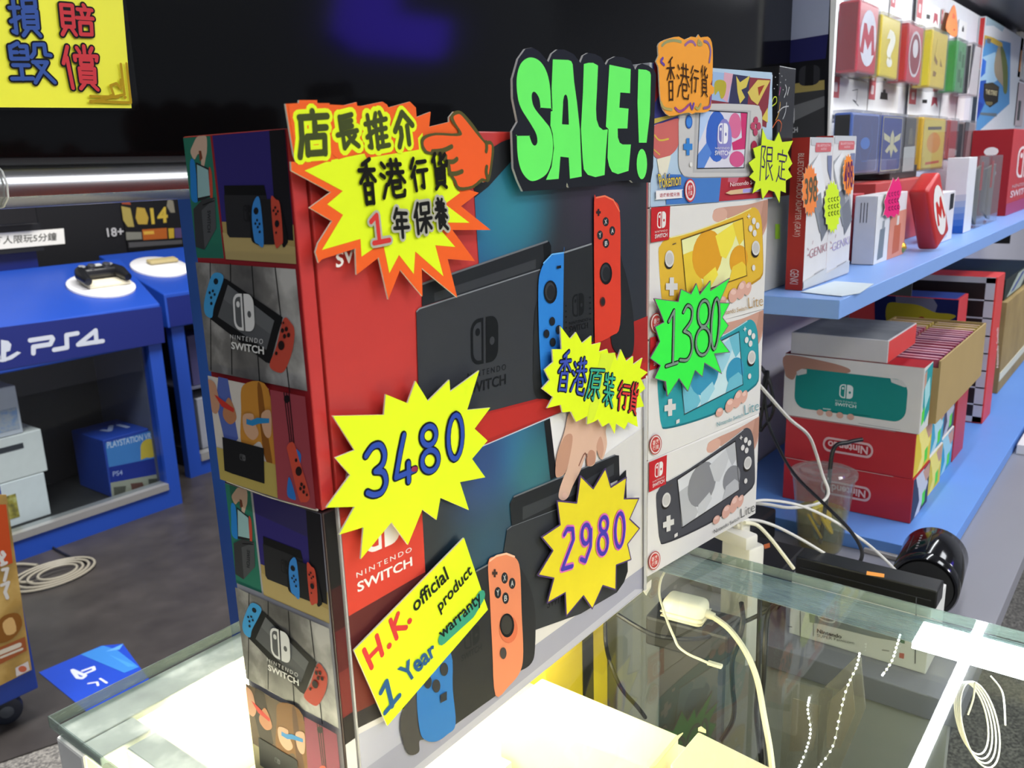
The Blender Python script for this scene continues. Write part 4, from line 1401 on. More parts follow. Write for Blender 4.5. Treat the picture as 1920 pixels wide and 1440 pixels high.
p.ell(B6('745,745')[0], 12, 24, 'd8709a')
P(B6('790,640 842,642 825,930 730,940 720,880 800,840'), 'cc3a72')
p.ell(B6('760,1010')[0], 14, 15, 'd05a8c')
p.ell(B6('660,850')[0], 14, 38, '8a86c8')
logo(p, B6('610,725 690,725 686,888 608,888'), 'f0eef4', '7a78b8')
p.text('NINTENDO', B6('586,915 700,915 698,932 585,932'), 'e6e2ee', 0)
p.text('SWITCH', B6('584,942 702,942 700,980 582,980'), 'f2eff6', .02)
p.line(B6('465,622 842,642 815,1078 442,1084'), .0007, '2a2630', closed=True)
x, y = B6('377,715')[0]
p.ell((x, y), 6.4, 12.6, '2f5fb4')
p.ell((x, y), 4.8, 9.6, '4486d8')
cross(p, B6('368,912')[0], 8.4, 16, '3c82cc')
p.ell(B6('392,1053')[0], 2.6, 4.4, 'e6e3e0')
for c in ('908,703', '884,748', '930,748', '904,795'):
    p.ell(B6(c)[0], 4.2, 7.2, 'b84a68')
p.ell(B6('893,910')[0], 5.6, 11, 'a8304c')
p.text('Pokémon', B6('128,1130 312,1122 308,1215 145,1240'), '27458e', .05, ref=.0)
p.text('Pokémon', B6('128,1130 312,1122 308,1215 145,1240'), 'e0c232', .012, ref=.0)
P(sm(B6('112,1265 118,1260 315,1250 318,1258 318,1312 312,1318 118,1332 112,1325'), 2), 'ece8ea')
p.text('遊戲軟體另售', B6('140,1282 300,1272 300,1304 140,1314'), 'b03a48', .01)
x, y = B6('383,1258')[0]
p.ell((x, y), 10.5, 22, 'c04048')
p.ell((x, y), 9, 19, 'e6dcdc')
p.ell((x, y), 6.6, 15, 'c23c42')
p.text('香港', [(x - 4, y - 9), (x + 4, y - 10), (x + 4, y - 1), (x - 4, y)], 'f0dcdc', .01)
p.text('行貨', [(x - 4, y + 1), (x + 4, y), (x + 4, y + 9), (x - 4, y + 10)], 'f0dcdc', .01)
p.text('Nintendo Switch Lite', B6('700,1195 1020,1160 1020,1190 700,1230'), 'ece2e2', .0)
P(sm(B6('702,1258 1020,1225 1020,1255 702,1292'), 2), 'd8b890')
P(B6('800,1248 1000,1227 1000,1256 800,1280'), 'a8a0dc')
p.done('front_print', T3)

# ------------------------------------------------------------ hand-cut price and sale cards
def card(name, label, pl, pts, face, thick=.0011, edge='e8e2d0', smooth=0, rough=.55):
    q = sm(pts, smooth) if smooth else pts
    c = pl.to3(pl.px((sum(a for a, b in q) / len(q), sum(b for a, b in q) / len(q))))
    t = thing(name, label, 'sign', c)
    mb = MB()
    mb.prism([pl.to3(pl.px(a)) for a in q], pl.n * thick, ink(face, rough), M(edge, .7))
    place('card', mb, t)
    return t, PR(pl, off=thick + .0001, c=lambda h: ink(h, .5))


SG = PL((0, -.0055, 0), (0, -1, 0))
YEL = 'e6fa28'
# shop-choice burst
out = A8('45,90 135,85 137,65 258,65 260,85 342,85 345,125 525,78 530,110 700,75 730,95 740,115 885,75 925,115 930,180 1025,143 1015,245 1150,212 1150,180 1180,142 1225,142 1275,190 1330,265 1385,338 1425,340 1447,380 1440,470 1415,605 1385,618 1362,610 1320,655 1272,665 1350,690 1230,780 1430,940 1172,940 1325,1150 1140,1135 1205,1395 965,1197 970,1388 820,1207 740,1408 675,1125 525,1242 518,1065 290,1138 270,1162 248,1090 265,1030 360,880 208,790 352,685 85,540 82,480 118,480 100,430')
t, p = card('shop_choice_sign', 'yellow and orange starburst card with a pointing hand, on the red carton', SG, out, 'f2642a')
p.poly(A8('172,540 345,470 1010,340 1130,400 1180,640 1222,690 1120,765 1287,892 1130,890 1100,950 1190,1055 1055,1043 1110,1252 920,1085 910,1237 810,1108 745,1232 705,1040 690,1030 557,1120 550,1000 290,1075 432,838 325,767 430,678'), YEL)
p.poly(A8('930,330 968,285 975,350 1000,420 930,430'), YEL)
p.poly(A8('60,100 340,95 920,120 945,398 590,455 570,412 400,465 360,430 350,480 120,485'), 'f2642a')
for ch, q in (('店', '108,140 330,128 338,440 132,455'), ('長', '368,180 512,140 545,382 402,410'), ('推', '562,165 722,128 745,382 600,408'), ('介', '760,172 888,118 915,352 790,388')):
    p.strokes(ch, A8(q), .0072, YEL)
for ch, q in (('店', '108,140 330,128 338,440 132,455'), ('長', '368,180 512,140 545,382 402,410'), ('推', '562,165 722,128 745,382 600,408'), ('介', '760,172 888,118 915,352 790,388')):
    p.strokes(ch, A8(q), .0031 if ch in '店介' else .0025, '454d26')
hand = A8('955,370 962,312 1050,285 1205,287 1165,220 1150,180 1182,140 1228,143 1288,205 1340,275 1385,337 1425,340 1447,385 1440,470 1415,610 1372,612 1300,660 1205,672 1172,610 1140,560 1128,500 1105,470 1110,440 1000,430 968,405')
p.poly(sm(hand, 3), '55522c')
p.poly(sm(A8('970,360 985,325 1055,302 1195,308 1230,290 1190,225 1172,180 1195,162 1222,165 1270,220 1325,290 1372,345 1395,365 1425,365 1430,395 1424,470 1402,590 1360,592 1300,640 1215,650 1190,605 1160,555 1150,500 1130,462 1120,425 1010,412 985,395'), 3), 'f2602c')
for a in ('1030,412 1100,405 1160,378', '1130,480 1170,480 1195,462', '1145,562 1190,560 1230,545', '1392,350 1396,385 1392,410', '1396,515 1392,550 1402,592'):
    p.line(A8(a), .0026, '55522c', smooth=3)
for ch, q in (('香', '508,455 640,452 658,762 560,775'), ('港', '662,458 815,455 862,712 688,742'), ('行', '860,455 985,440 1002,662 900,682'), ('貨', '1008,418 1128,415 1132,655 1042,670')):
    p.strokes(ch, A8(q), .0023, '17160f')
ONE = ('610,885 648,840 668,1022', '630,1028 735,1008')
for w, col in ((.0052, 'b4b2a2'), (.0026, 'd03a38')):
    for a in ONE:
        p.line(A8(a), w, col)
rest = (('年', '745,785 862,795 868,985 772,1002'), ('保', '885,758 1012,738 1022,950 908,972'), ('養', '1028,720 1112,735 1132,935 1048,942'))
for w, col in ((.0048, 'b4b2a2'), (.002, '1a1a18')):
    for ch, q in rest:
        p.strokes(ch, A8(q), w, col)
p.done('print', t)

# 3480
t, p = card('price_burst', 'yellow starburst price card reading 3480, across both big cartons', SG, B1('65,658 352,652 362,537 485,587 530,462 600,575 720,455 725,522 888,403 820,625 950,612 862,730 935,797 848,900 922,1003 780,1030 830,1187 670,1118 648,1242 568,1183 487,1382 395,1255 222,1462 237,1283 100,1325 188,1168 28,1173 162,990 78,893 187,850'), YEL)


def ring(cx, cy, rx, ry, lean=0, n=16):
    return [(cx + rx * cos(2 * pi * k / n) - lean * sin(2 * pi * k / n), cy + ry * sin(2 * pi * k / n)) for k in range(n + 1)]


def Zp(Z, pts):
    return Z(' '.join('%f,%f' % q for q in pts))


D = [B1('248,882 285,830 328,822 352,870 340,930 300,968'), B1('300,968 345,975 360,1030 335,1085 290,1100 256,1088'), B1('460,765 440,860 415,1003 525,958'), B1('485,922 487,1025'),
     Zp(B1, ring(600, 768, 40, 54, 5)), Zp(B1, ring(607, 908, 46, 60, 5)), Zp(B1, ring(748, 775, 40, 124, 4))]
for w, col in ((.0052, '1a1f26'), (.0031, '2f4cab')):
    for k, d in enumerate(D):
        p.line(d, w, col, smooth=3 if k < 2 else 0)
p.line(B1('510,955 525,955'), .003, '8a2a50')
p.done('print', t)

# 2980
SG2 = PL((0, -.0035, 0), (0, -1, 0))
o2 = B4('478,750 540,812 598,715 625,805 700,757 688,860 760,858 715,958 763,1003 705,1078 722,1152 650,1180 648,1298 585,1278 535,1390 492,1327 410,1425 405,1312 318,1362 350,1243 273,1228 345,1110 290,1045 380,985 365,870 460,880')
t, p = card('price_burst', 'deeper yellow starburst price card with purple rim reading 2980', SG2, o2, 'e8d62e', edge='5a4a6a')
p.line(o2, .0012, '55406e', closed=True)
D = [B4('398,1032 412,1005 438,1005 442,1055 388,1198 436,1184'), Zp(B4, ring(502, 1030, 20, 46, 2)), B4('526,1010 524,1090 500,1160 478,1150'), Zp(B4, ring(588, 983, 19, 36, 2)), Zp(B4, ring(583, 1075, 23, 50, 2)), Zp(B4, ring(664, 1010, 22, 82, 3))]
for w, col in ((.0062, 'e070b8'), (.0034, '4a3cae')):
    for d in D:
        p.line(d, w, col)
p.done('print', t)

# genuine goods, double burst
t, p = card('genuine_goods_sign', 'yellow double starburst with blue, green and red characters, below the red controller', SG, B3('903,850 960,925 995,885 1030,950 1085,905 1085,958 1140,945 1128,1000 1178,983 1185,1012 1222,1005 1235,1052 1258,985 1290,1055 1330,1025 1330,1075 1385,1035 1370,1095 1415,1120 1375,1155 1402,1215 1368,1245 1395,1320 1345,1330 1358,1440 1300,1412 1280,1455 1230,1420 1222,1480 1190,1415 1150,1440 1125,1395 1105,1408 1060,1425 1060,1378 995,1410 965,1350 915,1355 905,1310 825,1330 860,1265 795,1215 840,1165 810,1105 860,1060 855,985 910,985'), YEL)
p.poly(B3('1140,1010 1225,1005 1100,1395 1062,1425 1060,1380'), 'dcf038')
rows = (('香', '905,1000 972,985 955,1235 865,1225', '3d50b0'), ('港', '980,1045 1062,1022 1042,1262 952,1235', '3d50b0'), ('原', '1072,1085 1168,1090 1128,1292 1038,1285', '3aa88e'), ('裝', '1160,1120 1226,1125 1206,1332 1145,1312', '3aa88e'), ('行', '1242,1165 1316,1178 1292,1342 1228,1340', 'd23c3a'), ('貨', '1318,1175 1362,1180 1346,1372 1294,1350', 'd23c3a'))
for ch, q, col in rows:
    p.strokes(ch, B3(q), .0037, '20242a')
for ch, q, col in rows:
    p.strokes(ch, B3(q), .0018, col)
p.done('print', t)

# warranty card
t, p = card('warranty_card', 'yellow rectangular card about the one year warranty, stuck aslant on the lower carton', SG2, B2('70,715 745,25 892,465 275,1178'), YEL)
for a in ('130,712 178,820', '208,625 242,742', '152,768 226,690', '292,530 330,640', '338,490 308,580 388,575'):
    p.line(B2(a), .0032, 'd03a3a')
for a in ('284,686 285,687', '409,534 410,535'):
    p.line(B2(a), .0038, 'd03a3a')
p.text('official', B2('418,405 622,195 652,275 440,485'), '1c2218', .02)
p.text('product', B2('572,420 775,178 800,262 602,500'), '1c2218', .02)
for a in ('232,972 266,905 302,1055', '258,1095 345,992'):
    p.line(B2(a), .0034, '27588a')
p.text('Year', B2('330,830 545,650 575,735 392,925'), '27588a', .03)
p.line(B2('612,640 700,560 790,480 845,385'), .0088, '3c9c80')
p.text('warranty', B2('580,600 832,352 862,430 612,662'), '12201c', .02)
p.done('print', t)

# SALE
sale = B5('210,1345 165,1250 130,1150 118,840 165,760 125,560 122,400 170,230 230,145 290,133 350,170 425,255 455,185 500,150 560,150 640,190 695,262 720,200 760,178 820,188 870,215 910,280 935,235 990,208 1060,215 1120,242 1158,320 1178,282 1215,268 1270,285 1318,320 1335,360 1325,600 1310,1140 1288,1270 1140,1272 1120,1252 960,1262 900,1292 770,1302 600,1315 580,1270 575,1322')
t, p = card('sale_sign', 'big black card with fat neon green capitals of a sale, propped on the cartons', SG, sale, '22242a', .0016, 'c8c8c8', rough=.3)
GRN = '6cf46a'
p.blob(B5('260,218 340,240 400,320 435,450 447,645 447,646 358,640 357,639 345,560 310,508 285,520 285,580 310,650 390,750 440,820 462,930 455,1060 420,1180 350,1240 270,1255 200,1180 165,1050 157,880 158,878 262,877 263,879 285,940 310,960 330,930 320,860 270,770 190,640 160,520 157,380 190,270'), GRN, n=4)
p.up()
p.raw([p.m(q) for q in B5('460,233 590,238 615,248 628,275 640,420 665,600 690,830 705,1220 605,1238 595,1060 525,1052 510,1240 403,1248 450,1140 470,980 460,860 440,790 443,672 458,668 450,480')], GRN, [p.m(q) for q in B5('548,580 556,540 568,528 580,540 588,580 596,783 538,780')])
p.poly(B5('722,272 760,262 800,262 842,285 835,450 825,650 830,740 850,800 885,828 925,822 910,1000 898,1207 820,1225 755,1205 722,1160 713,1080 698,820 715,500'), GRN)
p.poly(B5('938,278 1118,315 1112,518 1030,512 1022,640 1100,648 1090,815 1008,815 1010,890 1025,935 1050,950 1120,950 1100,1172 1010,1200 960,1180 935,1130 922,1060 930,820 908,800 925,500'), GRN)
p.poly(B5('1182,315 1250,322 1280,338 1288,365 1280,700 1252,935 1187,935 1175,600'), GRN)
p.ell(B5('1212,1115')[0], 44 * .2222, 128 * .2222, GRN)
p.done('print', t)

# orange badge and the limited burst, on the right-hand stack
LS = PL(LO + LN * .004, LN, LE1)
t, p = card('genuine_goods_badge', 'orange cloud-shaped card with thin dark characters, on the topmost handheld carton', LS, B6('133,115 158,78 230,50 300,38 345,62 400,38 440,45 456,20 472,45 530,38 562,85 570,200 565,380 550,415 578,440 575,490 552,500 560,560 545,620 500,640 432,640 405,655 380,640 300,655 230,668 178,622 155,540 145,400 138,280 118,235 138,190'), 'f4a23c', smooth=2)
for a, col in (('165,110 200,80 260,68 315,80', '9a9a6a'), ('348,105 380,78 410,80 430,105', '9a6a9a'), ('455,70 450,100 480,100 456,68', 'b0a060'), ('500,75 530,90 550,150 540,240', '8a6a98'), ('170,210 155,235 180,262', '6a4aa0'), ('155,560 180,605 240,618', 'b0a060'), ('268,605 300,632 340,615 375,580', '9a4a8c'), ('388,570 402,612 415,570', '6a4aa0'), ('430,600 450,612 470,575', 'a8a060'), ('495,605 540,590 548,520', '8a5a98')):
    p.line(B6(a), .0022, col, smooth=3)
for ch, q in (('香', '192,195 265,190 262,550 205,552'), ('港', '278,225 375,255 382,548 278,530'), ('行', '388,255 458,285 442,492 385,490'), ('貨', '468,250 522,280 528,520 468,515')):
    p.strokes(ch, B6(q), .0013, '3a2410')
p.done('print', t)
t, p = card('limited_burst', 'small yellow starburst reading limited in two characters, at the right end of the topmost carton', LS, B6('965,768 1000,852 1060,868 1095,795 1120,875 1207,865 1165,960 1202,1045 1168,1090 1200,1150 1150,1180 1150,1278 1108,1260 1100,1357 1060,1270 1015,1255 965,1330 952,1240 885,1282 910,1190 860,1150 895,1110 855,1040 908,1000 890,925 955,900'), 'd8f032', edge='5a6a3a')
for ch, q in (('限', '945,890 1062,898 1048,1195 928,1182'), ('定', '1080,920 1168,950 1146,1188 1068,1198')):
    p.strokes(ch, B6(q), .0016, '3a2c5a')
p.done('print', t)
# 1380
o3 = B7('98,798 280,822 300,728 375,765 415,685 440,770 520,665 520,740 665,645 585,830 665,832 610,940 655,1000 590,1100 665,1200 550,1212 605,1362 475,1280 460,1385 405,1335 351,1494 284,1396 198,1531 185,1420 100,1396 145,1300 68,1245 140,1120 105,1010 172,975 135,880')
t, p = card('price_burst', 'neon green starburst price card reading 1380, on the handheld cartons', LS, o3, '3cf04e', edge='8a5a8a')
p.line(o3, .0007, '7a6a7a', closed=True)
D = [B7('205,970 245,888 236,1275'), B7('185,1305 270,1278'), B7('315,900 345,850 380,880 372,965 318,1042'), B7('318,1042 368,1075 380,1175 345,1255 288,1258'), Zp(B7, ring(467, 910, 44, 98, 6)), Zp(B7, ring(460, 1118, 54, 104, 6)), Zp(B7, ring(553, 988, 30, 190, 10))]
for w, col in ((.0042, '15241a'), (.0024, '7c9484')):
    for k, d in enumerate(D):
        p.line(d, w, col, smooth=3 if k in (2, 3) else 0)
p.done('print', t)
# ------------------------------------------------------------ grey table and lower blue board on the right
TZ, BZ, UZ = -.222, -.199, .202
GT = M('85858e', .42, var=.05, scale=8)
tb = thing('grey_table', 'long grey table right of the glass counter, below the blue shelf', 'table', (1.9, .02, FLZ))
mb = MB(); mb.box(.675, 3.4, -.207, .258, TZ - .03, TZ, GT); place('table_top', mb, tb, bevel=.0015)
mb = MB(); mb.box(.685, .703, -.195, .256, FLZ, TZ - .0305, M('b0b0ae', .5)); place('end_panel', mb, tb)
mb = MB(); mb.box(3.37, 3.39, -.195, .256, FLZ, TZ - .0305, M('b0b0ae', .5)); place('end_panel', mb, tb)
mb = MB(); mb.box(.704, 3.37, -.05, -.03, FLZ, TZ - .0305, M('5a5a5e', .5)); place('modesty_panel', mb, tb)
SHB = M('6292dc', .42, var=.05, scale=10)
bd_ = thing('shelf_board', 'lower blue board lying on the grey table, carrying red cartons', 'shelf', (2, .07, TZ))
mb = MB(); mb.box(1.01, 3.3, -.119, .256, TZ + .0004, BZ, SHB); place('board', mb, bd_, bevel=.001)
us = thing('shelf_board', 'upper blue shelf on the wall, carrying accessories and price tags', 'shelf', (2, .1, UZ - .023))
mb = MB(); mb.box(.745, 3.3, -.03, .2605, UZ - .0225, UZ, M('7ba2e0', .38, var=.04, scale=10)); place('board', mb, us, bevel=.001)
for x in (1.3, 2.3):
    mb = MB(); mb.box(x, x + .004, .02, .2605, UZ - .075, UZ - .0226, M('2a2c30', .5)); place('bracket', mb, us)

def crate(name, label, x0, x1, y0, y1, z0, z1, m, group=None, bevel=.001, cat='box', part='carton'):
    t = thing(name, label, cat, ((x0 + x1) / 2, (y0 + y1) / 2, z0), group)
    mb = MB(); mb.box(x0, x1, y0, y1, z0, z1, m); place(part, mb, t, bevel=bevel)
    return t


def unit(pl, a0, a1, b0, b1):
    """unit square (v down) to plane coordinates"""
    return lambda q: (a0 + (a1 - a0) * q[0], b1 + (b0 - b1) * q[1])


RED = M('b0222c', .42)
# six handheld cartons lying in two layers
QX, QW, QY0, QY1 = 1.097, .109, -.052, .152
LAY = [(BZ + .0004, BZ + .0735), (BZ + .0739, BZ + .147)]
ENDS = [[('3a3f58', 'c8ccd8'), ('d8c23c', 'f0e27a'), ('3a9cc0', 'a4d4e4')], [('e0c83e', 'f2e684'), ('44a4c4', 'b4dce8'), ('4a4a66', 'b8bccc')]]
words = ['bottom red carton at the left end of the lower board, behind the cup', 'bottom carton with a yellow end, second column on the lower board', 'bottom carton with a turquoise end, third column on the lower board',
         'red carton just under the white carton with a turquoise back picture', 'upper carton with a turquoise end, second column on the lower board', 'upper carton with a grey end, third column on the lower board']
for r in range(2):
    for c in range(3):
        z0, z1 = LAY[r]
        x0 = QX + c * (QW + .001)
        t = crate('lying_carton', words[r * 3 + c], x0, x0 + QW, QY0 + (.002 if r else 0) + .004 * c, QY1, z0, z1, RED if c == 0 else M('dedad6', .42), 'handheld cartons lying on the lower board', .001)
        y = QY0 + (.002 if r else 0) + .004 * c
        pl = PL((x0, y, z0), (0, -1, 0))
        m = unit(pl, .0015, QW - .0015, .0015, z1 - z0 - .0015)
        p = PR(pl, m, off=.0002)
        a, b = ENDS[r][c]
        p.poly([(0, 0), (1, 0), (1, 1), (0, 1)], a)
        p.poly([(.12, 0), (.6, 0), (.95, .5), (.5, 1), (.1, 1), (.35, .45)], b)
        p.poly([(.0, .5), (.3, .3), (.45, .7), (.2, 1), (0, 1)], a)
        p.poly([(.55, .05), (.95, 0), (1, .35), (.8, .4)], 'c49a88')
        p.poly([(.62, .62), (.8, .58), (.82, .9), (.64, .94)], '58d848')
        p.done('end_print', t)
        if c == 0:
            pl = PL((x0, QY1, z0), (-1, 0, 0))
            p = PR(pl, unit(pl, 0, QY1 - y, 0, z1 - z0), off=.0002)
            o, i = [(.31, .36), (.70, .36), (.70, .7), (.31, .7)], [(.325, .41), (.685, .41), (.685, .65), (.325, .65)]
            f = p.quadm(o); p.poly(rrect(.5, ax=.24, n=6), 'd8b4b4', f)
            f = p.quadm(i); p.poly(rrect(.5, ax=.24, n=6), 'a8222c', f)
            p.text('Nintendo', [(.66, .62), (.35, .62), (.35, .44), (.66, .44)], 'dcbcbc', .03)
            p.done('side_print', t)
            mb = MB(); mb.box(x0 - .0004, x0, y + .03, QY1 - .002, z1 - .0012, z1 - .0004, M('c8a8a4', .5)); place('worn_edge', mb, t)
crate('red_carton', 'plain red carton on the lower board, right of the turquoise-ended columns', QX + .335, QX + .43, -.045, .15, BZ + .0005, LAY[1][1], RED)
# white carton with turquoise handheld on top of them
WZ0, WZ1 = LAY[1][1] + .0005, LAY[1][1] + .1045
wt = crate('handheld_carton', 'white carton showing the back of a turquoise handheld, on the red cartons', QX - .002, QX + .053, -.054, .158, WZ0, WZ1, M('d6d3cf', .42))
pl = PL((QX - .002, .158, WZ0), (-1, 0, 0))
p = PR(pl, unit(pl, .001, .211, .001, WZ1 - WZ0 - .001), off=.0002)
P = p.poly
p.blob([(.0, .02), (.3, .05), (.48, .12), (.47, .2), (.3, .22), (.12, .25), (.07, .4), (.02, .38), (.0, .3)], 'b88a78')
P(rrect(.2, x0=.085, x1=.905, y0=.2, y1=.86, n=6, ax=.42), '1f8a84')
P([(.09, .27), (.13, .21), (.17, .21), (.17, .28), (.1, .33)], 'd8d6d2')
P([(.78, .2), (.86, .21), (.9, .3), (.88, .31), (.79, .26)], 'd8d6d2')
logo(p, [(.425, .38), (.525, .38), (.525, .6), (.425, .6)], 'dfe9e8', '1f8a84')
p.text('NINTENDO', [(.4, .64), (.555, .64), (.555, .67), (.4, .67)], 'cfe0de', 0, sp=1.4)
p.text('SWITCH', [(.4, .685), (.555, .685), (.555, .735), (.4, .735)], 'e2ecea', .02)
P([(.31, .805), (.37, .8), (.37, .82), (.31, .825)], 'b0cfcc')
P([(.36, .835), (.46, .832), (.46, .84), (.36, .843)], '145c58')
P([(.52, .83), (.66, .825), (.66, .833), (.52, .838)], '145c58')
for u in (.29, .36, .44, .52):
    p.ell((u, .885), .026, .05, 'd4a898')
P([(.58, .965), (.88, .975), (.88, .98), (.58, .972)], '9a9896')
p.done('back_print', wt)
pl = PL((QX - .002, -.054, WZ0), (0, -1, 0))
p = PR(pl, unit(pl, .001, .054, .001, WZ1 - WZ0 - .001), off=.0002)
p.poly([(0, 0), (1, 0), (1, 1), (0, 1)], 'd9dcd8')
p.poly([(.1, .05), (1, 0), (1, .75), (.5, .9), (.12, .6)], '2f9ea4')
p.poly([(.2, .3), (.75, .2), (.9, .5), (.4, .7)], 'a8dce0')
p.poly([(.05, .1), (.3, .05), (.35, .25), (.1, .35)], 'c49a88')
p.poly([(.1, .68), (.4, .62), (.42, .85), (.12, .9)], '58d848')
p.done('end_print', wt)
pl = PL((QX - .002, -.054, WZ1), (0, 0, 1), (0, -1, 0))
p = PR(PL((QX + .053, .158, WZ1), (0, 0, 1), (0, -1, 0)), lambda q: (.212 * q[0], -.055 * q[1]), off=.0002)
p.poly([(0, 0), (1, 0), (1, 1), (0, 1)], 'a3222c')
f = p.quadm([(.28, .3), (.68, .3), (.68, .75), (.28, .75)]); p.poly(rrect(.5, ax=.24, n=6), 'c8888c', f)
f = p.quadm([(.295, .37), (.665, .37), (.665, .68), (.295, .68)]); p.poly(rrect(.5, ax=.24, n=6), 'a3222c', f)
p.text('Nintendo', [(.63, .64), (.33, .64), (.33, .42), (.63, .42)], 'cc9094', .03)
p.done('top_print', wt)
# grey topped white carton lying above
gx = [on(*q, z=WZ1 + .001) for q in ((1524, 655), (1638, 670))]
crate('flat_carton', 'flat white carton with grey top and red end, lying on the stacked cartons', QX + .0, QX + .17, -.0, .15, WZ1 + .0006, WZ1 + .036, M('c9c6c6', .5), None, .001)
ft = bpy.data.objects['flat_carton']
mb = MB(); mb.box(QX + .002, QX + .168, -.0005, .0, WZ1 + .002, WZ1 + .0345, M('d0403c', .45)); place('red_end', mb, ft)
mb = MB(); mb.box(QX + .002, QX + .168, .002, .148, WZ1 + .036, WZ1 + .0363, cloudy('grey_lid', [(.3, '6a6c6e'), (.7, '8e9092')], 20, .35)); place('grey_lid', mb, ft)
# brown carton full of game cases
BRN = M('a88f5c', .7, var=.06, scale=14)
bx0, bx1, by0, by1, bz0, bz1 = QX + .068, QX + .44, -.062, .10, LAY[1][1] + .0005, .05
bc = thing('brown_carton', 'open brown cardboard carton packed with game cases, right of the white carton', 'box', ((bx0 + bx1) / 2, .02, bz0))
mb = MB()
mb.box(bx0, bx1, by0, by0 + .003, bz0, bz1, BRN); mb.box(bx0, bx1, by1 - .003, by1, bz0, bz1, BRN)
mb.box(bx0, bx0 + .003, by0 + .003, by1 - .003, bz0, bz1 - .012, BRN); mb.box(bx1 - .003, bx1, by0 + .003, by1 - .003, bz0, bz1, BRN); mb.box(bx0 + .003, bx1 - .003, by0 + .003, by1 - .003, bz0, bz0 + .003, BRN)
o = place('walls', mb, bc); o['kind'] = 'stuff'
mb = MB(); mb.box(bx0 + .004, bx1 - .004, .018, .021, bz0 + .0035, bz1 - .004, M('9a8350', .7)); place('divider', mb, bc)
random.seed(4)
HU = ['a24a62', 'b05a72', '8a4668', 'b86a7c', '9a5a7a', 'a8586a']
src = {}
ORD = 'first second third fourth fifth sixth seventh eighth ninth tenth eleventh twelfth thirteenth fourteenth'.split()
nrow = 17
for row, (ya, yb) in enumerate(((by0 + .005, .016), (.023, by1 - .005))):
    for k in range(nrow):
        x = bx0 + .012 + k * (bx1 - bx0 - .03) / nrow
        key = (row, HU[k % 6] if k < 14 else 'c0a85c')
        kk = k if k < 14 else k - 14
        lab = '%s game case, %s from the left in the %s row of the brown carton' % ('pink' if k < 14 else 'straw', ORD[kk], 'front' if row == 0 else 'back')
        if key not in src:
            mb = MB(); mb.box(-.0052, .0052, -(yb - ya) / 2, (yb - ya) / 2, 0, .098, M(key[1], .3))
            mb.box(-.0022, .0022, -(yb - ya) / 2 + .002, (yb - ya) / 2 - .002, .098, .0983, M('d8b8c0', .3))
            o = place('game_case', mb, None, V())
            o.location = (x, (ya + yb) / 2, bz0 + .0035)
            src[key] = o
        else:
            o = src[key].copy(); COL.objects.link(o); o.location = (x, (ya + yb) / 2, bz0 + .0035)
        o.rotation_euler.y = random.uniform(-.02, .06)
        tag(o, lab, 'game case', 'game cases packed in the brown carton')
# blue printed carton, red and white cell carton, brown cartons beyond
bp = crate('printed_carton', 'blue carton with a bright yellow shape and red ends, behind the brown carton', 1.575, 1.665, -.005, .2, BZ + .0005, .085, M('c8343a', .45))
pl = PL((1.575, .2, BZ), (-1, 0, 0))
p = PR(pl, off=.0003)
def inq(f):
    return lambda q: (max(.0, min(.205, f(q)[0])), max(0, min(.283, f(q)[1])))
p.m = inq(pl.px)
F = Zm(1680, 430, .13194)
p.poly(F('-300,850 1110,890 1070,1400 -300,1400'), '1a2258')
p.poly(F('0,890 350,880 540,870 540,1000 590,1080 550,1200 500,1300 330,1200 200,1200 0,1050'), '6a6c86')
p.blob(F('-120,1060 100,1050 330,1080 560,1180 760,1200 850,1240 700,1310 430,1360 100,1370 -120,1340'), 'a49a2c')
p.ell(F('360,1300')[0], 8, 8, '8a2226')
p.done('picture', bp)
mb = MB(); mb.box(1.577, 1.663, .0, .198, .085, .0855, M('28408c', .4)); place('blue_top', mb, bp)
cc = crate('cell_carton', 'tall red carton with white bars over dark cells, standing on the lower board', 1.72, 1.81, -.046, .22, BZ + .0005, .113, M('d03a36', .45))
mb = MB()
for k in range(9):
    z = BZ + .003 + k * .037
    mb.box(1.7185, 1.72, -.043, .215, z, z + .003 if 0 < k < 8 else z + .012, M('b8bcc8', .45))
mb.box(1.7185, 1.72, -.043, -.026, BZ + .003, .111, M('b8bcc8', .45)); mb.box(1.7185, 1.72, .19, .215, BZ + .003, .111, M('b8bcc8', .45))
o = place('bars', mb, cc); o['kind'] = 'stuff'
mb = MB(); mb.box(1.7192, 1.7198, -.026, .19, BZ + .01, .105, M('141418', .4)); place('dark_cells', mb, cc)
pl = PL((1.72, -.046, BZ), (0, -1, 0))
p = PR(pl, off=.0003)
p.text('Nintendo Switch', [(1868, 690), (1868, 615), (1872, 614), (1872, 689)], 'ecd0cc', .02)
p.done('lettering', cc)
CO = cloudy('board_brown', [(.3, '8a7448'), (.7, 'a48c58')], 10, .7)
t = crate('brown_carton', 'plain brown carton beyond the red cell carton, at the right edge', 2.0, 2.5, -.03, .22, BZ + .0005, .02, CO)
mb = MB(); mb.box(2.0, 2.5, -.031, -.03, BZ + .03, BZ + .05, M('d8d4b8', .5)); place('tape_band', mb, t)
t = crate('striped_carton', 'dark carton with green and white bands on top of the plain brown carton', 2.02, 2.45, -.02, .2, .021, .07, M('17241f', .5))
mb = MB(); mb.prism([V((2.05, -.0205, .025)), V((2.25, -.0205, .025)), V((2.4, -.0205, .066)), V((2.2, -.0205, .066))], (0, -.0006, 0), M('a8b4a8', .5)); place('pale_band', mb, t)
mb = MB(); mb.prism([V((2.1, -.0212, .03)), V((2.14, -.0212, .03)), V((2.3, -.0212, .062)), V((2.26, -.0212, .062))], (0, -.0006, 0), M('3a4a8a', .5)); place('blue_band', mb, t)
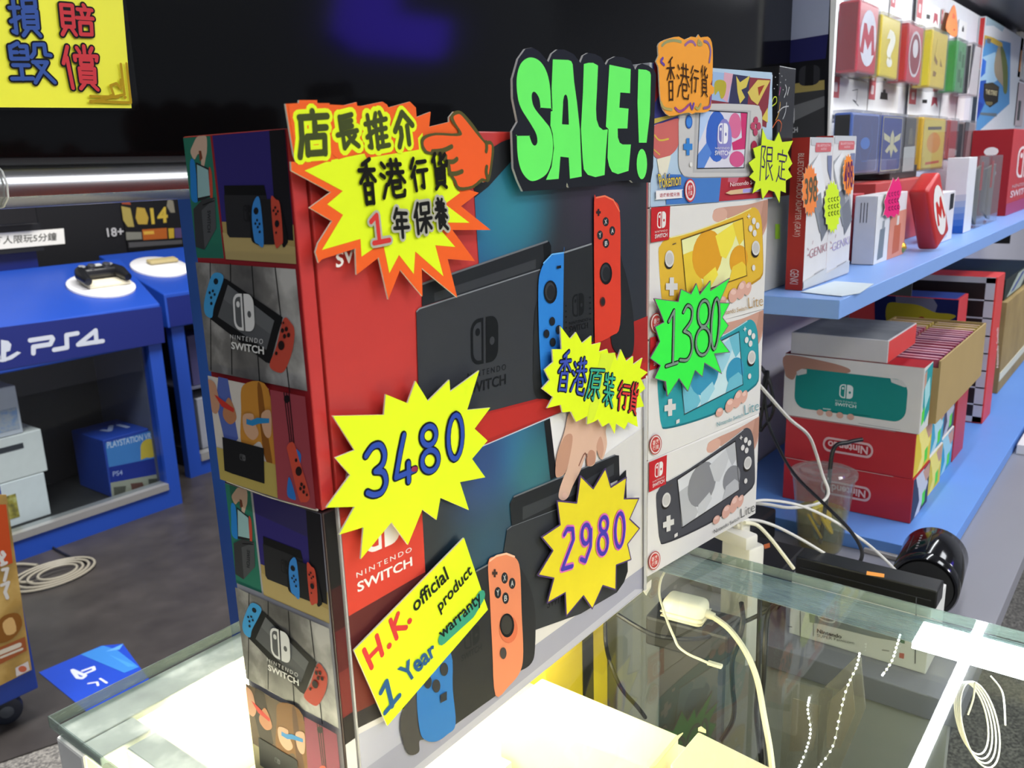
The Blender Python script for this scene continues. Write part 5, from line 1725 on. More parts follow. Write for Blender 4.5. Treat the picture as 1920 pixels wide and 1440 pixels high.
crate('white_tray', 'shallow white tray lying in front of the brown carton at the right edge', 1.62, 1.9, -.175, -.125, TZ + .0004, TZ + .02, M('d8d8dc', .5))

# ------------------------------------------------------------ clutter on the near end of the grey table
sf = thing('console_box', 'pale grey retro console carton seen through the counter glass, on the grey table', 'box', (.76, -.08, TZ))
SX = .716
mb = MB(); mb.box(SX, SX + .075, -.162, -.001, TZ + .0004, -.139, M('d6d6d2', .5)); place('carton', mb, sf, bevel=.001)
pl = PL((SX, 0, 0), (-1, 0, 0))
p = PR(pl, off=.0003)
p.line(C7('182,525 182,695'), .0012, '6a6c70')
p.line(C7('835,480 828,850'), .0012, '55585c')
p.poly(C7('230,540 700,650 760,660 770,735 600,705 300,630 235,620'), '7c8488')
p.poly(sm(C7('285,552 375,575 378,620 340,622 285,598'), 2), 'd0d2d0')
p.poly(sm(C7('290,558 370,580 372,612 340,614 290,592'), 2), '6a7072')
p.poly(C7('400,590 560,628 560,660 400,625'), '6e7678')
p.line(C7('256,625 256,695'), .001, '5a5c60')
p.text('Nintendo', C7('276,655 415,690 415,712 276,678'), '22242a', .03)
p.text('SUPER Famicom', C7('276,684 485,728 485,744 276,700'), '3a3c42', .0)
p.poly(C7('640,668 700,672 740,700 680,690'), 'c8862e')
p.poly(C7('570,640 610,640 610,660 575,655'), 'b03a3a')
p.poly(C7('745,700 770,700 770,740 745,735'), '3a6a4a')
p.poly(C7('740,790 768,795 765,825 738,818'), 'c05a52')
p.line(C7('645,775 680,780'), .0016, '8a8a86')
p.line(C7('115,642 135,645'), .0012, '2a2a2a')
p.done('front_print', sf)
bb_ = thing('black_console', 'flat black console with an orange sticker, lying on the retro carton', 'console', (.77, -.08, -.139))
mb = MB(); mb.box(SX + .001, SX + .034, -.166, -.004, -.1385, -.1150, M('111113', .35)); place('case', mb, bb_, bevel=.002)
mb = MB(); mb.box(SX - .0002, SX + .001, -.160, -.01, -.1285, -.1275, M('2c2c30', .4)); place('groove', mb, bb_)
st = [on(*q, x=SX - .0006) for q in C7('553,325 655,338 652,363 553,350')]
mb = MB(); mb.prism([on(*q, z=-.1149) for q in C7('556,334 655,350 653,369 553,354')], (0, 0, .0004), M('ee9a3c', .6)); place('orange_sticker', mb, bb_)

# cylinder speaker
a = on(1731, 1100, z=TZ + .044); 
ax = (on(1759, 1022, z=TZ + .044) - a); L = ax.length; ax.normalize()
sp = thing('cylinder_speaker', 'glossy black cylinder lying on the grey table beside the black console', 'speaker', (a.x, a.y, TZ))
GB = M('0c0c0e', .12, spec=.6)
rr = .042
a.z = TZ + rr + .0008; ax.z = 0; ax.normalize()
mb = MB(); mb.lathe(a, ax, [(.002, .004), (rr - .006, .003), (rr - .002, 0), (rr, .004), (rr, .016)], GB, 40, False); place('rim', mb, sp, smooth=True)
mb = MB(); mb.lathe(a, ax, [(rr - .0012, .017), (rr, .0185), (rr, .106), (rr - .003, .1115), (rr - .012, .1135), (.001, .114)], GB, 40, False); place('body', mb, sp, smooth=True)
mb = MB(); mb.lathe(a, ax, [(.001, .001), (rr - .007, .001), (rr - .007, .006)], M('08080a', .6), 40, False); place('mesh_end', mb, sp, smooth=True)
s1 = V((-ax.y, ax.x, 0))
mb = MB()
for t0 in (.9, 1.5):
    d = s1 * cos(t0) + V((0, 0, 1)) * sin(t0)
    mb.obox(a + ax * .055 + d * (rr + .0001), ax * .03, d.cross(ax) * .0004, d * .0004, M('2a2a2e', .3))
d = s1 * cos(1.2) + V((0, 0, 1)) * sin(1.2)
for k in range(6):
    mb.obox(a + ax * (.03 + .009 * k) + d * (rr + .0002), ax * .0012, d.cross(ax) * .0012, d * .0004, M('8a8a90', .3))
o = place('control_marks', mb, sp); o['kind'] = 'stuff'

# lemon drink
cb = on(1541, 1014, z=TZ)
CUPC = V((.985, .05, TZ + .0006))
cu = thing('drink_cup', 'clear plastic cup of lemon drink with a domed lid and black straw', 'cup', CUPC)
CUPM = pane('cup_plastic', 'e6e8e6', .05, 1.5, .13, 'cfd2d0')
ch_ = .118
mb = MB(); mb.lathe(CUPC, (0, 0, 1), [(.001, .001), (.030, .0005), (.032, .004), (.0455, ch_)], CUPM, 36, False); place('cup', mb, cu, smooth=True)
mb = MB(); mb.lathe(CUPC, (0, 0, 1), [(.0455, ch_), (.0485, ch_ + .001), (.0485, ch_ + .006), (.044, ch_ + .008), (.036, ch_ + .006), (.034, ch_ + .009), (.014, ch_ + .01), (.001, ch_ + .008)], CUPM, 36, False); place('lid', mb, cu, smooth=True)
mb = MB(); mb.lathe(CUPC, (0, 0, 1), [(.001, .0015), (.0285, .0015), (.0305, .005), (.0365, .062), (.001, .062)], pane('lemon_tea', 'f4ecb4', .0, 1.33, .14, 'e0cc50'), 32, False); place('drink', mb, cu, smooth=True)
for k, (dx, dy, h, tx) in enumerate(((-.004, -.006, .045, .5), (.008, .004, .052, -.3), (-.01, .008, .036, .9))):
    n_ = V((sin(tx) * .6, -.75, .5)).normalized()
    mb = MB(); mb.lathe(CUPC + V((dx, dy, h)), n_, [(.001, 0), (.019, 0), (.021, .001), (.021, .003), (.019, .004), (.001, .004)], M('ecd83a', .35), 22, False); place('lemon_slice', mb, cu, smooth=True)
q0, q1, q2 = CUPC + V((-.012, -.004, .012)), None, None
bend = on(1563, 842, x=1.0); tip = on(1617, 824, x=1.03)
mb = MB(); mb.tube(spline([q0, q0 * .4 + bend * .6, bend, bend * .5 + tip * .5 + V((0, 0, .003)), tip], 8), .0032, M('151517', .35), 12); place('straw', mb, cu, smooth=True)
# cables over the table
def zx(txt):
    return [on(float(u), float(v), x=float(x)) for u, v, x in (a.split(',') for a in txt.split())]


WW = M('d9d6d0', .4)
cable('white_cable', 'white cable looping from behind the handheld cartons round in front of the cup', zx('1405,700,.66 1440,740,.7 1480,785,.76 1515,815,.82 1530,850,.86 1542,890,.88 1553,920,.88 1545,938,.87 1520,948,.85 1480,952,.8 1440,946,.76 1400,942,.7'), .0022, WW)
cable('white_cable', 'white cable running from the handheld cartons down to the black cylinder', zx('1405,942,.7 1440,938,.74 1500,948,.8 1560,975,.82 1620,1015,.83 1660,1050,.82 1688,1079,.83'), .0019, WW)
cable('white_cable', 'white cable crossing the dark adapter towards the black console', zx('1385,985,.6 1410,975,.64 1450,985,.68 1500,1010,.72 1550,1040,.75 1580,1058,.76'), .0019, WW)
cable('white_cable', 'off-white cable dropping from the plug to the counter edge', zx('1396,980,.6 1420,985,.62 1445,1010,.63 1470,1042,.64 1488,1066,.65'), .0022, WC)
BK = M('141416', .45)
cable('black_cable', 'black cable looping on the wall and crossing the table behind the cup', zx('1428,690,1.0 1445,725,1.0 1450,770,1.0 1432,800,1.0 1425,800,1.0 1440,700,1.0 1432,720,1.0 1440,790,1.0 1460,840,.97 1490,890,.9 1540,940,.85 1590,990,.82 1615,1030,.8 1612,1055,.79 1600,1068,.79'), .0024, BK)
cable('black_cable', 'black looped cable hanging on the pale wall left of the white carton', zx('1425,685,1.02 1442,710,1.02 1448,750,1.02 1440,762,1.02 1420,768,1.02 1425,765,1.02'), .0024, BK)
# plugs and power strip by the counter edge
ps = thing('power_strip', 'off-white power strip with plugs, standing at the counter edge under the handheld cartons', 'power strip', on(1385, 1050, z=TZ))
c = on(1393, 1022, x=.62)
PSW = M('d8d5cc', .45)
mb = MB(); mb.obox(c + V((0, 0, -.07)), (.013, -.004, 0), (.006, .02, 0), (0, 0, .075), PSW); place('strip', mb, ps, bevel=.004, smooth=True)
mb = MB(); c2 = on(1375, 1003, x=.60); mb.obox(c2, (.01, -.003, 0), (.008, .026, 0), (0, 0, .008), PSW); place('plug_body', mb, ps, bevel=.003, smooth=True)
mb = MB(); c3 = on(1386, 988, x=.61); mb.obox(c3, (.007, -.002, 0), (.003, .01, 0), (0, 0, .012), PSW); place('plug', mb, ps, bevel=.002)
mb = MB(); mb.obox(c3 - V((.0075, -.002, .004)), (.0006, 0, 0), (0, .003, 0), (0, 0, .0015), M('2a2a2a', .4)); place('switch_mark', mb, ps)
da = thing('dark_adapter', 'black power adapter with a small orange label, behind the power strip', 'adapter', (.79, .1, TZ))
mb = MB(); mb.box(.76, .86, .03, .16, TZ + .0005, TZ + .055, M('17181a', .5)); place('case', mb, da, bevel=.004)
lq = [on(*q, x=.7592) for q in ((1432, 1021), (1443, 1018), (1444, 1026), (1434, 1029))]
mb = MB(); mb.prism(lq, (-.0006, 0, 0), M('d8744a', .6)); place('label', mb, da)
mb = MB(); mb.box(.88, .985, .12, .25, TZ + .0005, TZ + .05, M('202226', .5)); solo('router_box', 'dark box against the wall left of the lower blue board', 'box', mb, bevel=.004)
mb = MB(); q = [on(*a, z=TZ + .001) for a in C5('850,1050 890,970 1190,1040 1150,1130')]
mb.prism(q, (0, 0, .006), M('b9b4b0', .6)); solo('folded_paper', 'pale folded paper lying on the grey table before the blue board', 'paper', mb)
# ------------------------------------------------------------ display rack above the upper shelf
rk = thing('display_rack', 'white pegboard rack with a printed end panel, standing on the upper shelf', 'rack', (2.2, .23, UZ))
mb = MB(); mb.box(1.245, 3.3, .205, .2595, UZ + .0005, .735, M('d4d4da', .5)); place('pegboard', mb, rk)
mb = MB(); mb.box(1.233, 1.2445, .152, .2595, UZ + .0005, .751, M('d8d6d2', .5)); place('end_panel', mb, rk)
EP = PL((1.233, .2595, 0), (-1, 0, 0))
p = PR(EP, lambda q: (max(.0, min(.1065, EP.px(q)[0])), EP.px(q)[1]), off=.0003)
P = p.poly
P(PX('1480,-120 1560,-120 1560,300 1480,300'), '17171b')
P(PX('1480,-100 1560,-100 1553,64 1480,76'), '9a9fb4')
P(PX('1480,76 1553,64 1548,110 1480,118'), '242452')
P(PX('1480,158 1546,150 1546,168 1480,176'), '9a8a52')
P(PX('1480,176 1546,168 1546,260 1480,260'), '3c3c3e')
P(PX('1482,200 1546,180 1546,200 1482,230'), '6a6a6c')
P(rrect(.3, n=4), '303034', p.quadm(PX('1499,124 1538,121 1537,158 1497,162')))
P([(0, 0), (1, 0), (1, 1), (0, 1)], '1a1a1d', p.quadm(PX('1511,123 1526,122 1525,160 1509,161')))
logo(p, PX('1480,200 1490,200 1490,232 1480,232'), 'c8c8ca', '3c3c3e')
p.text('CH', PX('1482,240 1496,238 1496,248 1482,250'), 'd0d0d2', .02)
P(PX('1480,-120 1485,-120 1484,60 1480,62'), '2c2f42')
p.done('end_print', rk)
ts = thing('top_shelf', 'dark upper shelf above the display rack', 'shelf', (2.3, .1, .75))
mb = MB(); mb.box(1.246, 3.4, -.10, .2595, .752, .775, M('1c2030', .35)); place('board', mb, ts)
mb = MB(); mb.box(.95, 2.7, -.075, -.055, .738, .7515, lamp_mat('f4f8ff', 44)); 
lt = tag(place('strip_light', mb, None, V((1.8, -.065, .738))), 'long white lamp tube under the dark top shelf', 'lamp')
mb = MB(); mb.box(.9, 1.2455, -.1, .2, .752, .775, M('1c2030', .35)); place('board_extension', mb, ts)

CLEAR = pane('clear_case', 'f0f1f2', .04, 1.47, .05, 'e4e4e8')


def hung(label, fx0, fx1, vt, vb, yf, dep, hexc, group, art=None, side=None, film=True):
    """boxed case on the rack: front seen between pixel columns fx0..fx1, top/bottom pixel rows at its left edge"""
    a, b = on(fx0, vb, y=yf), on(fx1, vb, y=yf)
    zt = on(fx0, vt, y=yf).z
    x0, x1, z0 = a.x, b.x, a.z
    t = thing('boxed_case', label, 'case', ((x0 + x1) / 2, yf + dep / 2, z0), group)
    mb = MB(); mb.box(x0, x1, yf, yf + dep, z0, zt, M(hexc, .3)); place('case', mb, t, bevel=.004)
    if side:
        mb = MB(); mb.box(x0 - .0005, x0, yf + .003, yf + dep - .003, z0 + .004, zt - .004, M(side, .3)); place('spine', mb, t)
    if film:
        mb = MB(); mb.box(x0 - .002, x1 + .002, yf - .002, yf + dep + .001, z0 - .002, zt + .004, CLEAR); place('clear_pack', mb, t)
    mb = MB(); mb.tube([V(((x0 + x1) / 2, yf + dep + .0012, zt - .01)), V(((x0 + x1) / 2, .2045, zt - .01))], .003, M('b9bcc0', .3, .7), 8); place('hook', mb, t)
    if art:
        pl = PL((x0, yf, z0), (0, -1, 0))
        p = PR(pl, unit(pl, 0, x1 - x0, 0, zt - z0), off=.0004)
        art(p)
        p.done('front_print', t)
    return t


def big_m(p, x0, x1, y0, y1, col):
    p.poly([(x0 + (x1 - x0) * u, y0 + (y1 - y0) * v) for u, v in ((0, .95), (.17, 0), (.34, 0), (.5, .36), (.66, 0), (.83, 0), (1, .95), (.78, 1), (.73, .5), (.5, .85), (.27, .5), (.22, 1))], col)


def art_m(p):
    p.ell((.5, .5), .42, .40, 'dfe0ea')
    big_m(p, .12, .88, .3, .73, 'bb2f42')


def art_q(p):
    p.text('?', [(.28, .2), (.76, .2), (.76, .82), (.28, .82)], 'f4f2e2', .05)


def art_disc(p):
    p.ell((.5, .5), .40, .40, 'd6cfd2')
    p.ell((.5, .5), .34, .35, '8a2a36')
    p.ell((.5, .4), .18, .16, 'd8d4d6')


def art_bars(p):
    p.line([(.3, .15), (.22, .45)], .003, '8a6a20')
    p.poly([(.2, .42), (.42, .52), (.4, .6), (.2, .52)], '8a6528')
    p.poly([(.58, .45), (.75, .6), (.6, .6)], '8a6528')
    p.poly([(.2, .7), (.4, .72), (.36, .8), (.18, .8)], '8a6528')


def art_px(p):
    for q in ('.25,.2 .45,.2 .45,.4 .25,.4', '.6,.25 .8,.25 .8,.5 .6,.5', '.3,.55 .55,.55 .55,.8 .3,.8', '.6,.7 .75,.7 .75,.9 .6,.9'):
        p.poly(parse(q)[0], '2f6a3c')
    for q in ('.5,.1 .7,.1 .7,.2 .5,.2', '.15,.45 .25,.45 .25,.6 .15,.6'):
        p.poly(parse(q)[0], '5fae6a')


R1 = 'boxed cases on the upper row of the rack'
hung('red boxed case with a white oval and red letter, upper row of the rack', 1605, 1641, -6, 134, .15, .036, 'b82a38', R1, art_m, '8a1f2a')
hung('yellow boxed case with a white question mark, upper row of the rack', 1647, 1682, 22, 143, .15, .036, 'd8c22e', R1, art_q, 'c8b024')
hung('red boxed case with a pale disc, right of the question mark case', 1697, 1725, 38, 153, .15, .036, 'b82e40', R1, art_disc, 'd8262c')
hung('yellow boxed case with brown marks, upper row of the rack', 1741, 1770, 50, 163, .15, .036, 'd6bc3e', R1, art_bars, 'f0e02c')
hung('green boxed case with square marks, upper row of the rack', 1788, 1805, 70, 172, .15, .036, '3e8e50', R1, art_px, '2f9c3a')
hung('white and black boxed case at the right end of the upper row', 1815, 1832, 78, 178, .15, .036, 'd8d2d2', R1, lambda p: p.poly([(0, 0), (.3, 0), (.1, .6), (0, .9)], '2a262c'), '35323a')


def art_b1(p):
    p.poly(rrect(.06, x0=.06, x1=.94, y0=.04, y1=.96), '4a5484')
    p.ell((.5, .5), .17, .1, '4a7ac8')
    p.line([(.3, .2), (.25, .5), (.4, .8), (.6, .8), (.75, .5), (.7, .2)], .002, '4a6aa8')


def art_b2(p):
    p.poly(rrect(.04, x0=.05, x1=.95, y0=.03, y1=.97), 'b9b48a')
    p.poly(rrect(.04, x0=.07, x1=.93, y0=.045, y1=.955), '34458a')
    for q in ('.42,.35 .5,.25 .58,.35 .58,.6 .5,.75 .42,.6', '.4,.38 .1,.3 .14,.42 .4,.48', '.6,.38 .9,.3 .86,.42 .6,.48', '.4,.5 .2,.62 .3,.66 .44,.58', '.6,.5 .8,.62 .7,.66 .56,.58'):
        p.poly(parse(q)[0], 'c9c6a0')


def art_b3(p):
    p.poly([(0, .55), (1, .53), (1, 1), (0, 1)], 'b9bcb8')
    p.poly([(.4, .2), (.6, .2), (.8, .5), (.3, .5)], '6a685c')


def art_b4(p):
    p.poly(rrect(.06, x0=.04, x1=.96, y0=.04, y1=.96), 'd8c45a')
    p.ell((.5, .48), .3, .2, 'd8984a')
    p.poly([(.2, .18), (.8, .16), (.8, .22), (.2, .24)], '5a5048')
    p.poly([(.2, .85), (.8, .83), (.8, .88), (.2, .9)], 'c85a3a')


R2 = 'boxed cases on the lower row of the rack'
hung('blue boxed case with a round emblem and black spine, lower row of the rack', 1591, 1643, 209, 327, .12, .03, '4a68b0', R2, art_b1, '242426')
hung('dark blue boxed case with a golden winged crest, lower row of the rack', 1647, 1687, 214, 325, .12, .03, '34458a', R2, art_b2, '4a62a8')
hung('black and grey boxed case right of the winged crest case', 1691, 1712, 218, 322, .12, .03, '3a3a38', R2, art_b3, '4a4c50')
hung('yellow boxed case with an orange drawing, lower row of the rack', 1724, 1766, 218, 320, .12, .03, 'd8ae2c', R2, art_b4, 'e2b41c')
hung('dark red boxed case right of the yellow one, lower row of the rack', 1776, 1790, 224, 300, .12, .03, '9a3a40', R2, None, 'c05a60')
hung('black and pink boxed case at the right end of the lower row', 1803, 1823, 228, 300, .12, .03, '8a7a78', R2, lambda p: p.poly([(0, 0), (.4, 0), (.25, 1), (0, 1)], '22242a'), '2a2c32')

R3 = 'white blister cards on the rack'


def blister(label, u0, u1, v0, v1, red=True, icon=0, y=.195):
    a, b, c = on(u0, v1, y=y), on(u1, v1, y=y), on(u0, v0, y=y)
    t = thing('blister_card', label, 'card', ((a.x + b.x) / 2, y, a.z), R3)
    mb = MB(); mb.box(a.x, b.x, y, y + .003, a.z, c.z, M('dcdad8', .45)); place('card', mb, t, bevel=.0006)
    mb = MB(); mb.tube([V(((a.x + b.x) / 2, y + .0032, c.z - .012)), V(((a.x + b.x) / 2, .2046, c.z - .012))], .003, M('b9bcc0', .3, .7), 8); place('hook', mb, t)
    pl = PL((a.x, y, a.z), (0, -1, 0))
    p = PR(pl, unit(pl, 0, b.x - a.x, 0, c.z - a.z), off=.0003)
    if red:
        p.poly([(0, 0), (.2, 0), (.2, .55), (0, .55)], 'c86a6e')
        p.poly(rrect(.03, x0=.06, x1=.15, y0=.15, y1=.4), 'e6d2d2')
    if icon == 1:
        p.line([(.55, .3), (.7, .25), (.68, .6), (.58, .55), (.75, .7)], .0015, '6a6a6c')
    elif icon == 2:
        p.poly([(.38, .3), (.6, .3), (.62, .5), (.36, .5)], '3a3836'); p.poly([(.45, .22), (.52, .2), (.54, .3), (.44, .3)], '5a5856')
    elif icon == 3:
        p.poly([(.72, .2), (.88, .2), (.92, .55), (.82, .4), (.7, .55)], 'b04a54'); p.poly([(.4, .35), (.55, .33), (.55, .45), (.4, .47)], '2a2826')
    p.done('card_print', t)['kind'] = 'stuff'


blister('white card with a red tab, hanging under the red letter case', 1556, 1624, 141, 215, True, 1)
blister('white card with a small dark device, under the question mark case', 1626, 1682, 148, 216, True, 2)
blister('white card with a red headset picture, under the yellow marked case', 1702, 1760, 162, 220, True, 3)
blister('plain grey-white card under the green case on the rack', 1762, 1790, 170, 226, False)
blister('narrow pale card right of the plain grey-white card', 1792, 1806, 176, 228, False)
blister('white card behind the red letter case, top row of the rack', 1600, 1664, -30, 40, False)
blister('white card behind the question mark case, top row of the rack', 1668, 1708, -20, 36, True)
blister('white card with red packs picture, top row of the rack', 1716, 1760, -8, 62, True, 3)
blister('narrow white card left of the orange flame tag', 1762, 1776, 16, 66, True)
blister('small white card right of the orange flame tag', 1796, 1811, 34, 76, False, 2)
# orange flame-shaped tag
FT = PL((0, .183, 0), (0, -1, 0))
q = sm(PX('1788,9 1793,30 1794,66 1782,66 1773,52 1778,30'), 3)
ft_ = [FT.to3(FT.px(a)) for a in q]
mb = MB(); mb.prism(ft_, (0, -.001, 0), ink('f28a4a')); 
fl = tag(place('flame_tag', mb, None, min(ft_, key=lambda a: a.z)), 'orange flame-shaped tag above the green case on the rack', 'tag')
p = PR(FT, off=.0014); p.poly(PX('1786,24 1790,30 1789,36 1784,34'), 'e0603a'); p.ell((1788, 56), 2, 2, 'c04a2a'); p.done('mark', fl)

# the big fishing box and its neighbours
FX0 = on(1829, 240, y=.186).x
fz0, fz1 = on(1829, 248, y=.186).z, on(1826, 16, y=.186).z
FX1 = on(1902, 240, y=.186).x
fb = thing('game_box', 'large blue and white game box with a fish and a dark crest', 'box', ((FX0 + FX1) / 2, .19, UZ))
mb = MB(); mb.box(FX0, FX1, .186, .2045, UZ + .15, fz1, M('d6dde2', .45)); place('carton', mb, fb, bevel=.002)
mb = MB(); mb.box(FX0 + .01, FX1 - .01, .188, .2045, UZ + .0005, UZ + .1495, M('2a3a6a', .45)); place('lower_carton', mb, fb)
pl = PL((FX0, .186, 0), (0, -1, 0))
p = PR(pl, lambda q: (max(.001, min(FX1 - FX0 - .001, pl.px(q)[0])), min(fz1 - .001, pl.px(q)[1])), off=.0004)
P = p.poly
Gm = Zm(1700, 0, .11458); Hm = Zm(1700, 150, .11458)
P(Gm('1070,500 1700,700 1680,1700 1120,2200 1070,2000'), '5a9ad0')
P(Gm('1150,900 1450,850 1500,1300 1130,1500'), 'a8d0e8')
P(Hm('1150,0 1300,0 1270,400 1060,680 950,620 1090,200'), '2a58b4')
P(Hm('950,300 1250,400 1100,600 960,640'), '24409c')
P(Gm('1150,920 1300,1000 1280,1200 1130,1250'), '3a74d4')
P(Gm('1080,120 1130,100 1620,400 1700,560 1680,700 1450,620 1190,520 1100,350'), 'e6eaec')
P(Gm('1160,190 1400,310 1600,450 1560,520 1420,420 1250,400 1180,300'), 'a8c4d2')
P(Gm('1190,530 1420,620 1560,700 1570,790 1440,730 1210,600'), 'd8b84c')
P(sm(Gm('1190,600 1270,600 1280,700 1230,830 1190,800'), 3), 'd0962a')
P(Gm('1310,620 1380,640 1360,720 1310,700'), '6a6c6c')
P(sm(Gm('1480,800 1530,760 1600,1000 1640,1300 1620,1500 1560,1400 1450,1250 1430,1050'), 3), 'b0a48a')
P(sm(Gm('1530,780 1590,820 1650,1100 1640,1500 1580,1500 1570,1200'), 3), '6e7c44')
P(Hm('1260,60 1400,40 1510,110 1490,360 1360,450 1290,400 1250,280'), '2c2a24')
P(Hm('1275,75 1400,55 1500,120 1495,170 1275,130'), '4a4434')
p.text('THE STRIKE', Hm('1290,150 1480,180 1470,260 1285,230'), 'cfc79c', .03)
P(Hm('1290,350 1400,360 1400,400 1350,420 1295,400'), '7a7454')
P(Hm('1200,530 1470,545 1465,600 1195,570'), '6a7a84')
P(Hm('960,430 1010,430 1000,640 965,640'), 'b8e0a4')
P(Hm('1150,230 1190,220 1170,320 1120,320'), 'c04848')
p.done('front_print', fb)
mb = MB(); mb.box(FX0 - .0006, FX0, .188, .2, fz1 - .14, fz1 - .004, M('c8302e', .45)); place('red_side', mb, fb)
mb = MB(); mb.box(FX0 - .0006, FX0, .188, .2, UZ + .16, fz1 - .143, M('20303e', .45)); place('dark_side', mb, fb)
for k, (lab, u0, u1, v0, v1, h) in enumerate((('tall white pack with an orange stripe, right of the large game box', 1907, 1914, 52, 145, 'd8d2ca'), ('pale pack with black and green print above the red carton', 1900, 1916, 150, 236, 'c8b8bc'), ('grey pack at the right edge of the photograph, top of the rack', 1916, 1935, 40, 150, 'b9bcbe'))):
    y = .186
    a, b, c = on(u0, v1, y=y), on(u1, v1, y=y), on(u0, v0, y=y)
    t = thing('hanging_pack', lab, 'pack', ((a.x + b.x) / 2, y, a.z), 'packs at the right end of the rack')
    mb = MB(); mb.box(a.x, b.x, y, y + .0183, a.z, c.z, M(h, .45)); place('pack', mb, t, bevel=.002)
    mb = MB(); s = b.x - a.x; mb.box(a.x + s * .3, a.x + s * .6, y - .0006, y, a.z + .02, c.z - .06, M(('d8883a', '3a3c3e', '8a8e92')[k], .4)); place('stripe', mb, t)

# ------------------------------------------------------------ goods standing on the upper shelf
def stand(name, label, u0, u1, vt, vb, yf, dep, hexc, cat='box', group=None, bevel=.0012, z0=UZ + .0005):
    a, b = on(u0, vb, y=yf), on(u1, vb, y=yf)
    zt = on(u0, vt, y=yf).z
    t = thing(name, label, cat, ((a.x + b.x) / 2, yf + dep / 2, z0), group)
    mb = MB(); mb.box(a.x, b.x, yf, yf + dep, z0, zt, M(hexc, .4)); place('carton', mb, t, bevel=bevel)
    pl = PL((a.x, yf, z0), (0, -1, 0))
    p = PR(pl, unit(pl, 0, b.x - a.x, 0, zt - z0), off=.0004)
    ps = PL((a.x, yf + dep, z0), (-1, 0, 0))
    s = PR(ps, unit(ps, 0, dep, 0, zt - z0), off=.0004)
    return t, p, s, (a.x, b.x, zt)


GK = 'twin adapter cartons at the left end of the shelf'
for k, (u0, u1, vt, lab) in enumerate(((1505, 1547, 257, 'adapter carton with red spine and grey diamond pattern, left of the pair on the shelf'), (1549, 1591, 254, 'adapter carton with grey diamond pattern, right of the pair on the shelf'))):
    t, p, s, (xa, xb, zt) = stand('adapter_carton', lab, u0, u1, vt, 549 - 37 * k - 12, .033, .022, 'd6d4d4', 'box', GK)
    P = p.poly
    P([(.04, .0), (.96, 0), (.96, .06), (.04, .05)], 'c2c4c8')
    P(rrect(.02, x0=.22, x1=.9, y0=.035, y1=.095), 'cc6a70')
    p.text('BLUETOOTH', [(.3, .045), (.84, .045), (.84, .06), (.3, .06)], 'e8d4d4', .0)
    p.text('AUDIO', [(.45, .068), (.7, .068), (.7, .082), (.45, .082)], 'e8d4d4', .0)
    P([(.05, .17), (.38, .11), (.9, .46), (.98, .55), (.7, .62), (.1, .27)], 'a9abb0')
    P([(.05, .2), (.4, .1), (.75, .35), (.55, .5)], 'e8e8ea')
    P([(.75, .12), (.95, .12), (.98, .3), (.8, .22)], '7c84a4')
    P([(.2, .4), (.55, .36), (.75, .58), (.6, .64)], '8a8e96')
    P([(.5, .5), (.8, .44), (1, .6), (.7, .7)], '7a7e88')
    p.text('GENKI', [(.2, .735), (.95, .715), (.95, .775), (.2, .795)], 'b88890' if k == 0 else 'b4a8d0', -.005)
    p.line([(.12, .77), (.2, .765)], .0015, 'b88890')
    p.line([(.3, .7), (.32, .68)], .0012, 'b88890')
    p.line([(.15, .735), (.1, .72)], .0012, 'b88890')
    p.line([(.45, .915), (.85, .9)], .0014, 'a8a8ae')
    P([(.0, .94), (1, .9), (1, .99), (.0, .99)], 'c9ccd0')
    p.done('front_print', t)
    s.poly([(0, 0), (1, 0), (1, 1), (0, 1)], 'b23a34')
    s.text('BLUETOOTH AUDIO ADAPTER (GRAY)', [(.72, .1), (.72, .64), (.28, .64), (.28, .1)], 'e8d0c8', 0)
    s.text('GENKI', [(.74, .86), (.74, .96), (.26, .96), (.26, .86)], 'e8d0c8', 0)
    s.done('spine_print', t)
# star tags on them
def star_tag(name, label, pl, px, hexc, words, inkc, cat='price tag', n=0, w=.0014, bold=.02):
    q = PX(px) if isinstance(px, str) else px
    pts = [pl.to3(pl.px(a)) for a in q]
    t = thing(name, label, cat, min(pts, key=lambda a: a.z))
    mb = MB(); mb.prism(pts, pl.n * .0006, ink(hexc, .5), M('d8d0c0', .7)); place('card', mb, t)
    p = PR(pl, off=.0008)
    for wd, qd in words:
        p.text(wd, PX(qd), inkc, bold)
    if not words:                       # writing too small to read: pen marks only
        cx, cy = sum(a for a, b in q) / len(q), sum(b for a, b in q) / len(q)
        for r_ in range(3):
            for k in range(4):
                x, y = cx - 9 + 5.4 * k, cy - 14 + 13 * r_ - k
                p.line([(x, y), (x + 3.5, y - 3), (x + 1, y + 3), (x + 4, y + 5)], .001, inkc)
    p.done('print', t)


def burst(cx, cy, rx, ry, n=18, k=.82):
    return [(cx + rx * (1 if i % 2 == 0 else k) * cos(pi * i / n), cy + ry * (1 if i % 2 == 0 else k) * sin(pi * i / n)) for i in range(2 * n)]


GP_ = PL((0, .0318, 0), (0, -1, 0))
star_tag('price_tag', 'orange oval star tag reading 398 on the left adapter carton', GP_, burst(1518, 357, 16, 50), 'f58a48', [('398', '1508,335 1531,328 1531,378 1508,385')], '5a5a48')
star_tag('price_tag', 'yellow oval star tag with dark characters between the two adapter cartons', PL((0, .0305, 0), (0, -1, 0)), burst(1560, 388, 16, 50, 18, .86), 'd4f032', [], '3a4a1a')
star_tag('price_tag', 'orange oval star tag reading 498 on the right adapter carton', PL((0, .029, 0), (0, -1, 0)), burst(1590, 328, 11, 40, 16, .85), 'f8903a', [('498', '1582,305 1598,300 1598,352 1582,357')], '6a2a5a')
